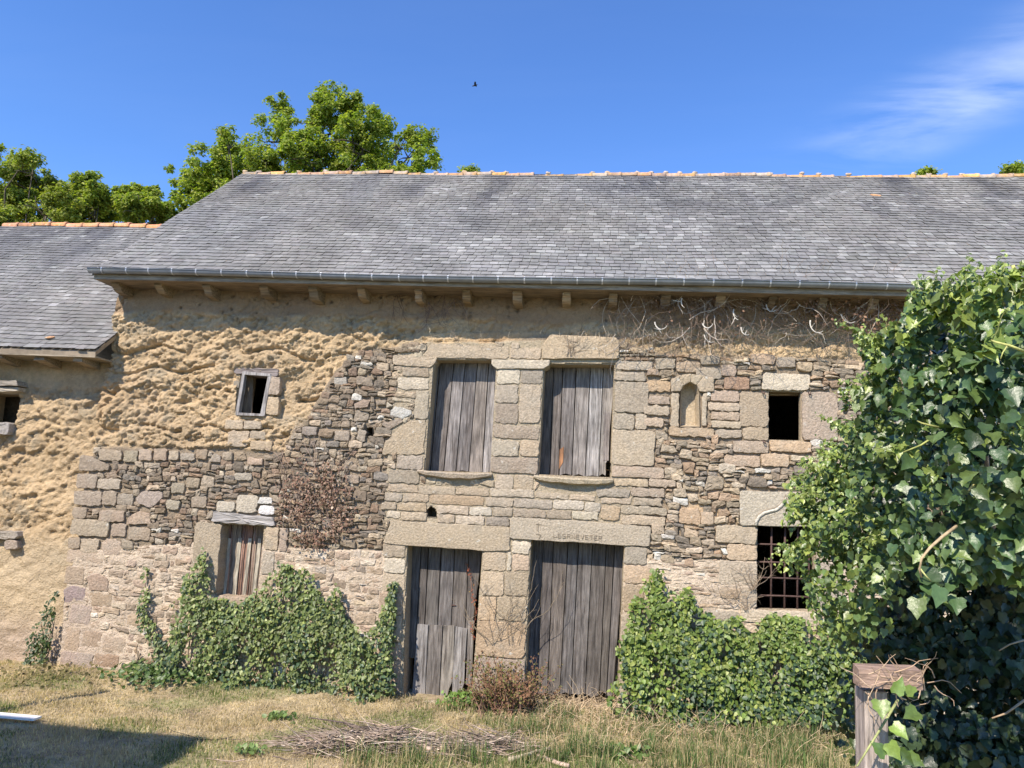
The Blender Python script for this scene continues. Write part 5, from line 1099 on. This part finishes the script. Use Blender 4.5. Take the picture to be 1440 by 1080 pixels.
tree('lower green tree behind the outbuilding ridge where the two roofs meet', P(190, 300, YT)[:2], [(178, 272, 13), (190, 285, 20), (168, 292, 16), (212, 275, 12), (215, 292, 16), (232, 303, 10), (195, 302, 18)], YT, 17000, .105, A1, A2, trunk_r=.2)
for px, py, r, lb in ((661, 238, 11, 'tip of a green tree just showing over the barn ridge right of the oak'), (1303, 238, 8, 'small green treetop peeping over the ridge above the ivy bush'), (1425, 234, 10, 'green treetop at the right end of the barn ridge')):
    tree(lb, P(px, py+10, 11)[:2], [(px, py+4, r*.6), (px-6, py+7, r*.6), (px+7, py+8, r*.6)], 11, 900, .10, A1, A2, trunk_r=.12, name='treetop')

# bird
q = D(668, 120, 26); s = Soup(); V, T, Q = tube(q+np.array([(-.11, 0, -.035), (-.06, 0, -.02), (0, 0, 0), (.06, 0, .02), (.09, 0, .03)]), [.004, .02, .03, .018, .004], 7)
bd = thing('bird', 'small dark bird flying high in the blue sky above the barn', 'bird', tuple(q)); obj('body', V, [T, Q], M_bird, bd, None, True, True)
for sgn in (-1, 1):
    W_ = np.array([(-.03, 0, 0), (.04, 0, .01), (.02, -.09*sgn*1, .06), (-.03, -.18*sgn, .05), (-.05, -.1*sgn, .04)]); 
    if sgn > 0: W_ = W_+(0, 0, .0)
    W_[:, 0] += W_[:, 1]*.3*sgn*-1; V = np.vstack([W_, W_-(0, 0, .008)])+q; n = 5; obj('wing', V, [np.array([(0, 1, 2), (0, 2, 4), (2, 3, 4), (5, 7, 6), (5, 9, 7), (7, 9, 8)]), np.array([(k, n+k, n+(k+1) % n, (k+1) % n) for k in range(n)])], M_bird, bd, None, False, True)

# ------------------------------------------------------------------ the large ivy bush on the right
bush = thing('ivy_bush', 'huge glossy dark green ivy bush overhanging the barn wall at the right', 'ivy bush', (2.4, -4.6, 0))
# clumps: px, py, distance along the view axis, radius in px, leaf size in m
CL = [ # far part towards the wall: smaller, brighter leaves
 (1150, 700, 4.79, 42, 0.04), (1135, 740, 4.7, 34, 0.04), (1150, 790, 4.61, 40, 0.04), (1185, 660, 4.61, 34, 0.04), (1190, 740, 4.43, 55, 0.04), (1195, 810, 4.34, 55, 0.04), (1160, 835, 4.43, 30, 0.04), (1190, 870, 4.34, 30, 0.04), (1205, 545, 4.52, 14, 0.04), (1190, 600, 4.61, 16, 0.04), (1225, 630, 4.25, 40, 0.04),
 # middle
 (1235, 560, 4.05, 34, 0.052), (1240, 512, 3.99, 24, 0.052), (1262, 482, 3.87, 30, 0.052), (1255, 620, 3.93, 50, 0.052), (1250, 700, 3.99, 60, 0.052), (1260, 780, 3.99, 60, 0.052), (1225, 845, 4.17, 40, 0.052), (1285, 454, 3.81, 26, 0.052), (1310, 416, 3.81, 20, 0.052), (1300, 444, 3.75, 28, 0.052), (1342, 424, 3.75, 22, 0.052),
 # near mass
 (1330, 482, 3.6, 60, 0.0634), (1390, 444, 3.6, 45, 0.0616), (1420, 409, 3.7, 26, 0.0546), (1440, 434, 3.5, 50, 0.0616), (1300, 540, 3.6, 60, 0.0651), (1370, 560, 3.3, 70, 0.0686), (1430, 512, 3.2, 70, 0.0686), (1310, 630, 3.5, 65, 0.0669), (1390, 650, 3.1, 75, 0.0704), (1450, 620, 3, 70, 0.0722), (1320, 720, 3.5, 60, 0.0651), (1400, 730, 3.2, 60, 0.0686), (1460, 760, 3.1, 60, 0.0704), (1480, 560, 2.9, 80, 0.0704),
]
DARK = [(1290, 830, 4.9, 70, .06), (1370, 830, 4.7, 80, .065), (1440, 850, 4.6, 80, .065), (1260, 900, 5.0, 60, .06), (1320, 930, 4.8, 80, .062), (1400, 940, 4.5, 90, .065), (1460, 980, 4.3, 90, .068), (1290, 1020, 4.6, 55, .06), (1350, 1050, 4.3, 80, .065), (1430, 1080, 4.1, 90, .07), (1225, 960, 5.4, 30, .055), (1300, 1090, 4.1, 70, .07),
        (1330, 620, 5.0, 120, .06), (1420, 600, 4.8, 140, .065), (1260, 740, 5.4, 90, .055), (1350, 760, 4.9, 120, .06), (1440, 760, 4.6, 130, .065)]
PB, NB, SB, TB = [], [], [], []
def clump(px, py, dist, rp, size, dens, inner=False):
    c = D(px, py, dist); r = rp/FPX*dist; n = int(dens*4*np.pi*r*r/(size*size)*.55)
    d = rng.normal(0, 1, (n, 3)); d /= np.linalg.norm(d, axis=1, keepdims=True); d[:, 1] = np.where(rng.random(n) < .6, -np.abs(d[:, 1]), d[:, 1])
    rad = (rng.uniform(.55, 1.12, n) if not inner else rng.uniform(.3, 1.05, n)); p = c+d*rad[:, None]*r*np.array([1, 1.0, 1.0])
    f = fbm(p[:, 0]*6, p[:, 2]*6+p[:, 1]*4, 800, 3); k = rng.random(n) < np.clip((f-.36)*6, .04, 1); p, d = p[k], d[k]; n = len(p)
    nr = d*.8+np.array([-.15, -.75, .45])+rng.normal(0, .55, (n, 3))
    PB.append(p); NB.append(nr); SB.append(size*rng.choice([.5, .75, 1, 1.15], n)*rng.uniform(.85, 1.15, n))
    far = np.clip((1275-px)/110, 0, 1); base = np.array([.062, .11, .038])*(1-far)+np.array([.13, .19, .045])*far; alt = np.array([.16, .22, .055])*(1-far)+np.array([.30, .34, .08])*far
    if inner: base = np.array([.030, .050, .02]); alt = np.array([.055, .085, .03])  # inner leaves tinted darker, painting in the shade inside the bush
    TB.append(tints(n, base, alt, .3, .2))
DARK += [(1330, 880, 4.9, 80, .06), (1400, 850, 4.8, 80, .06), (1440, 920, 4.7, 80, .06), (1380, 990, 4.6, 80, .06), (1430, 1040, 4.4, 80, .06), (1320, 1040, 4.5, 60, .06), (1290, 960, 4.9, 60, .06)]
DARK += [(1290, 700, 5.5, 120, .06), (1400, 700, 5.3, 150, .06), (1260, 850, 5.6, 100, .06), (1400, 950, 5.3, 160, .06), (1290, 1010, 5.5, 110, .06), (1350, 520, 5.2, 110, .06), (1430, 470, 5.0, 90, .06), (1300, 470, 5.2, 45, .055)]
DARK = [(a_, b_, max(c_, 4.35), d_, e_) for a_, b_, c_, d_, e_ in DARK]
CL += [(1290, 760, 3.5, 34, .06), (1360, 775, 3.3, 40, .066), (1225, 790, 4.0, 34, .05), (1425, 790, 3.1, 40, .07), (1350, 790, 3.2, 30, .066)]
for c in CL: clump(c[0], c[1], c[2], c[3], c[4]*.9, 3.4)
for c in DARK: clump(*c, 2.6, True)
SHOOTS = []
EDGE = [(1300, 385), (1312, 372), (1345, 395), (1375, 385), (1398, 372), (1420, 368), (1436, 380), (1270, 430), (1258, 455), (1222, 465), (1232, 480), (1225, 520), (1195, 545), (1180, 565), (1196, 590), (1175, 620), (1140, 655), (1118, 680), (1105, 720), (1108, 760), (1120, 800), (1150, 845), (1190, 640), (1165, 640), (1330, 400), (1290, 410), (1245, 500), (1130, 700), (1160, 700), (1210, 690), (1230, 740), (1290, 520), (1340, 590), (1400, 560), (1300, 660), (1260, 610), (1360, 480), (1420, 450)]
for i in range(150):
    ex, ey = EDGE[rng.integers(len(EDGE))]; ex += rng.normal(0, 14); ey += rng.normal(0, 12)+(26 if ey < 440 else 8); dist = float(np.interp(ex, [1100, 1180, 1240, 1300, 1440], [4.75, 4.4, 3.85, 3.55, 3.2]))+rng.normal(0, .12)
    out_ = np.array([ex-1330, -(ey-640)], float); out_ /= np.linalg.norm(out_); d0 = R2*out_[0]*.7+U2*(out_[1]*.6+.35)+(-FW)*.5; L = rng.uniform(.12, .28)*(.9 if ex < 1250 else .85)
    q = D(ex, ey, dist)-d0/np.linalg.norm(d0)*L*.55; pp = [q]; dd_ = d0.copy()
    for j in range(7): dd_ = dd_/np.linalg.norm(dd_)+rng.normal(0, .18, 3)+np.array([0, 0, -.05]); pp.append(pp[-1]+dd_/np.linalg.norm(dd_)*L/7)
    pp = np.array(pp); SHOOTS.append(pp); t_ = np.repeat(np.arange(1, 8), 3); n = len(t_); far = np.clip((1275-ex)/110, 0, 1)
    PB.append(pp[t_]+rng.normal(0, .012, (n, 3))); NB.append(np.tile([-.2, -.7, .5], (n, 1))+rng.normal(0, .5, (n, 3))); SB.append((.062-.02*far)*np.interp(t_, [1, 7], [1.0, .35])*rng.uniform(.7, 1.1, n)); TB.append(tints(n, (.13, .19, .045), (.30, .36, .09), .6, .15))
PB, NB, SB, TB = map(np.concatenate, (PB, NB, SB, TB))
# nothing may sit inside the barn or too near the lens
k = (PB[:, 1] < -.5) & (PB[:, 2] > .0) & (np.linalg.norm(PB-CAM, axis=1) > 2.2); PB, NB, SB, TB = PB[k], NB[k], SB[k], TB[k]
V, F, C = leaves(PB, NB, SB, IV, IVT, TB, droop=.9, twist=.45)
nv = len(IV); dep = (PB-CAM)@FW; prx = 720+FPX*((PB-CAM)@R2)/dep; pry = 540-FPX*((PB-CAM)@U2)/dep
score = SB/dep*((prx < 1430) & (pry < 1060))*(dep < 4.3)
# keep those nearest in each patch of view so that the single leaves are the ones seen
cell = {}
order = np.argsort(dep)
vis = []
for i in order:
    if score[i] <= 0: continue
    key_ = (int(prx[i]//13), int(pry[i]//13))
    if key_ in cell: continue
    cell[key_] = 1; vis.append(i)
vis = sorted(vis, key=lambda i: -score[i])[:290]; vset = np.zeros(len(PB), bool); vset[vis] = True
V = V.reshape(-1, nv, 3); C = C.reshape(-1, nv, 3)
for i in vis: obj('leaf', V[i], IVT, M_ivy, bush, C[i], True, True)
r_ = ~vset; m = r_.sum(); obj('foliage', V[r_].reshape(-1, 3), (IVT[None]+np.arange(m)[:, None, None]*nv).reshape(-1, 3), M_ivy, bush, C[r_].reshape(-1, 3), True, kind='stuff')
print('bush leaves', len(PB))
# trunk, limbs and pale young shoots
s = Soup(); q = G(1330, 1180); 
for (a, b) in (((1340, 700), 4.4), ((1250, 720), 5.0), ((1420, 600), 3.8), ((1330, 500), 4.0)):
    e_ = D(*a, b); pts = np.array([(2.9, -4.4, -.1), (2.95, -4.4, .8), (2.9, -4.35, 1.4), (np.array([2.9, -4.3, 1.6])+e_)/2+(0, .35, 0), e_+(0, .25, 0)]); V, T, Q = tube(pts, [.09, .07, .05, .025, .01], 8); s.add(V, T, Q, (.2, .16, .12))
s.obj('trunk', M_bark, bush, smooth=True)
s = Soup()
for pp in SHOOTS: V, T, Q = tube(pp, np.linspace(.0035, .0012, 8), 4); s.add(V, T, Q, vary((.30, .32, .12), .15))
s.obj('young_shoots', M_twig, bush, kind='stuff')
YEL = (.42, .42, .14)
for pts_, r0, c in (([(1440, 494, 2.9), (1420, 486, 2.9), (1400, 481, 2.95), (1393, 478, 3.0)], .006, YEL), ([(1416, 487, 2.9), (1410, 496, 2.9), (1407, 505, 2.9)], .003, YEL),
                    ([(1320, 601, 3.2), (1296, 595, 3.2), (1290, 592, 3.25)], .005, YEL), ([(1315, 613, 3.2), (1295, 626, 3.2), (1270, 636, 3.2)], .005, (.36, .38, .12)),
                    ([(1385, 666, 3.0), (1370, 680, 3.0), (1362, 690, 3.0)], .006, (.5, .45, .2)), ([(1345, 740, 3.1), (1325, 755, 3.05), (1308, 770, 3.0), (1296, 785, 3.0), (1293, 800, 3.0), (1296, 812, 3.0)], .007, (.45, .34, .2)),
                    ([(1294, 800, 3.0), (1302, 810, 3.0), (1310, 818, 3.0)], .004, (.5, .5, .2)), ([(1424, 373, 3.5), (1432, 395, 3.5), (1440, 415, 3.5)], .008, YEL), ([(1325, 440, 3.7), (1322, 452, 3.7)], .008, YEL),
                    ([(1440, 985, 3.6), (1415, 1003, 3.6), (1395, 1010, 3.6)], .006, (.36, .26, .16)), ([(1440, 900, 3.6), (1420, 906, 3.6), (1405, 915, 3.6)], .005, (.3, .24, .16)), ([(1263, 984, 3.35), (1235, 1030, 3.3), (1205, 1078, 3.25)], .0065, (.32, .34, .14))):
    pts = np.array([D(a, b, c_) for a, b, c_ in pts_]); V, T, Q = tube(pts, np.linspace(r0, r0*.6, len(pts)), 6); obj('shoot', V, [T, Q], M_twig, bush, c, True, True)
# a few big leaves on the hanging shoot
pos = np.array([D(1312, 818, 3.0), D(1322, 826, 2.98), D(1300, 822, 3.02), D(1345, 840, 3.0), D(1330, 838, 3.05), D(1290, 842, 3.0), D(1337, 822, 3.0)]); V, F, C = leaves(pos, np.tile([-.3, -1, .7], (7, 1))+rng.normal(0, .25, (7, 3)), np.array([.10, .085, .08, .075, .07, .08, .045]), IV, IVT, tints(7, (.07, .12, .04), (.2, .24, .06), .3), twist=.3)
V = V.reshape(7, nv, 3); C = C.reshape(7, nv, 3)
for i in range(7): obj('leaf', V[i], IVT, M_ivy, bush, C[i], True, True)
# small low leaves near the post
pos = np.array([D(a, b, 3.25) for a, b in ((1255, 1020), (1250, 1045), (1262, 1058), (1245, 1062), (1238, 985), (1275, 1062), (1260, 975), (1290, 1000), (1285, 975))]); n = len(pos); V, F, C = leaves(pos, rng.normal(0, .3, (n, 3))+(-.2, -1, .5), .075, IV, IVT, tints(n, (.1, .17, .04), (.2, .28, .06), .5)); V = V.reshape(n, nv, 3); C = C.reshape(n, nv, 3)
for i in range(n): obj('leaf', V[i], IVT, M_ivy, bush, C[i], True, True)

# wooden post and cross beam half hidden in the ivy
po = thing('timber_post', 'weathered timber post and beam half buried in the ivy bush', 'post', tuple(D(1228, 1079, 3.45)*np.array([1, 1, 0])))
q = D(1225, 968, 3.45); v, qd = box(-.055, .055, -.05, .05, -q[2]-.05, 0); obj('post', v+q+rng.normal(0, .002, v.shape), qd, M_wood, po, (.36, .30, .26), False, True)
a = D(1204, 950, 3.4); xx = D(1300, 952, 3.4)[0]-a[0]; v, qd = box(0, xx-.02, -.05, .05, -.043, .043); v[:, 1] += v[:, 0]*.2; obj('beam', v+a+rng.normal(0, .003, v.shape), qd, M_beam, po, (.36, .25, .19), False, True)
s = Soup()
for i in range(26):
    px, py = rng.uniform(1210, 1330), rng.uniform(938, 985); a_ = rng.uniform(0, 6.28); pts = wander(D(px, py, 3.3), (math.cos(a_), -.1, math.sin(a_)), rng.uniform(.05, .2), 5, .35); V, T, Q = tube(pts, np.linspace(.0028, .001, 6), 4); s.add(V, T, Q, vary((.42, .3, .2), .2))
s.obj('dry_stems', M_twig, po, kind='stuff')

V, T, Q = tube([(-6.66, -2.80, -.1), (-6.66, -2.80, 1.1), (-6.65, -2.80, 2.2)], [.055, .05, .04], 8)
obj('fence_post', V, [T, Q], M_twig, None, (.3, .24, .18), True, True, label='slim round wooden post outside the frame that throws a thin shadow on the lawn', category='post')
# ------------------------------------------------------------------ neighbouring house behind the camera (casts the shadow over the lawn)
tip = G(300, 1040); hE = 4.6; tt_ = hE/S[2]; cor = tip+S*tt_
ho = thing('neighbour_house', 'rendered house outside the frame that shades the lower left lawn', 'house', (cor[0]-4, cor[1]-4, 0))
s = Soup(); v, q = box(cor[0]-9, cor[0]-.35, cor[1]-9, cor[1]-.35, -.2, cor[2]-.05); s.add(v, None, q); s.obj('wall', M_render, ho)
x0, x1, y0, y1, ze = cor[0]-9.3, cor[0], cor[1]-9.3, cor[1], cor[2]; xm = (x0+x1)/2; zr = ze+1.9
V = [(x0, y0, ze), (x1, y0, ze), (x1, y1, ze), (x0, y1, ze), (xm-1.2, (y0+y1)/2, zr), (xm+1.2, (y0+y1)/2, zr), (x0, y0, ze-.1), (x1, y0, ze-.1), (x1, y1, ze-.1), (x0, y1, ze-.1)]
obj('roof', V, [np.array([(1, 2, 5), (3, 0, 4)]), np.array([(0, 1, 5, 4), (2, 3, 4, 5), (6, 9, 8, 7), (0, 6, 7, 1), (1, 7, 8, 2), (2, 8, 9, 3), (3, 9, 6, 0)])], M_slate, ho, (.17, .17, .18))
w_ = Soup(); v, q = box(cor[0]-3, cor[0]-2, cor[1]-.37, cor[1]-.3, 1, 2.3); w_.add(v, None, q, (.05, .05, .06)); w_.obj('window', M_zinc, ho)
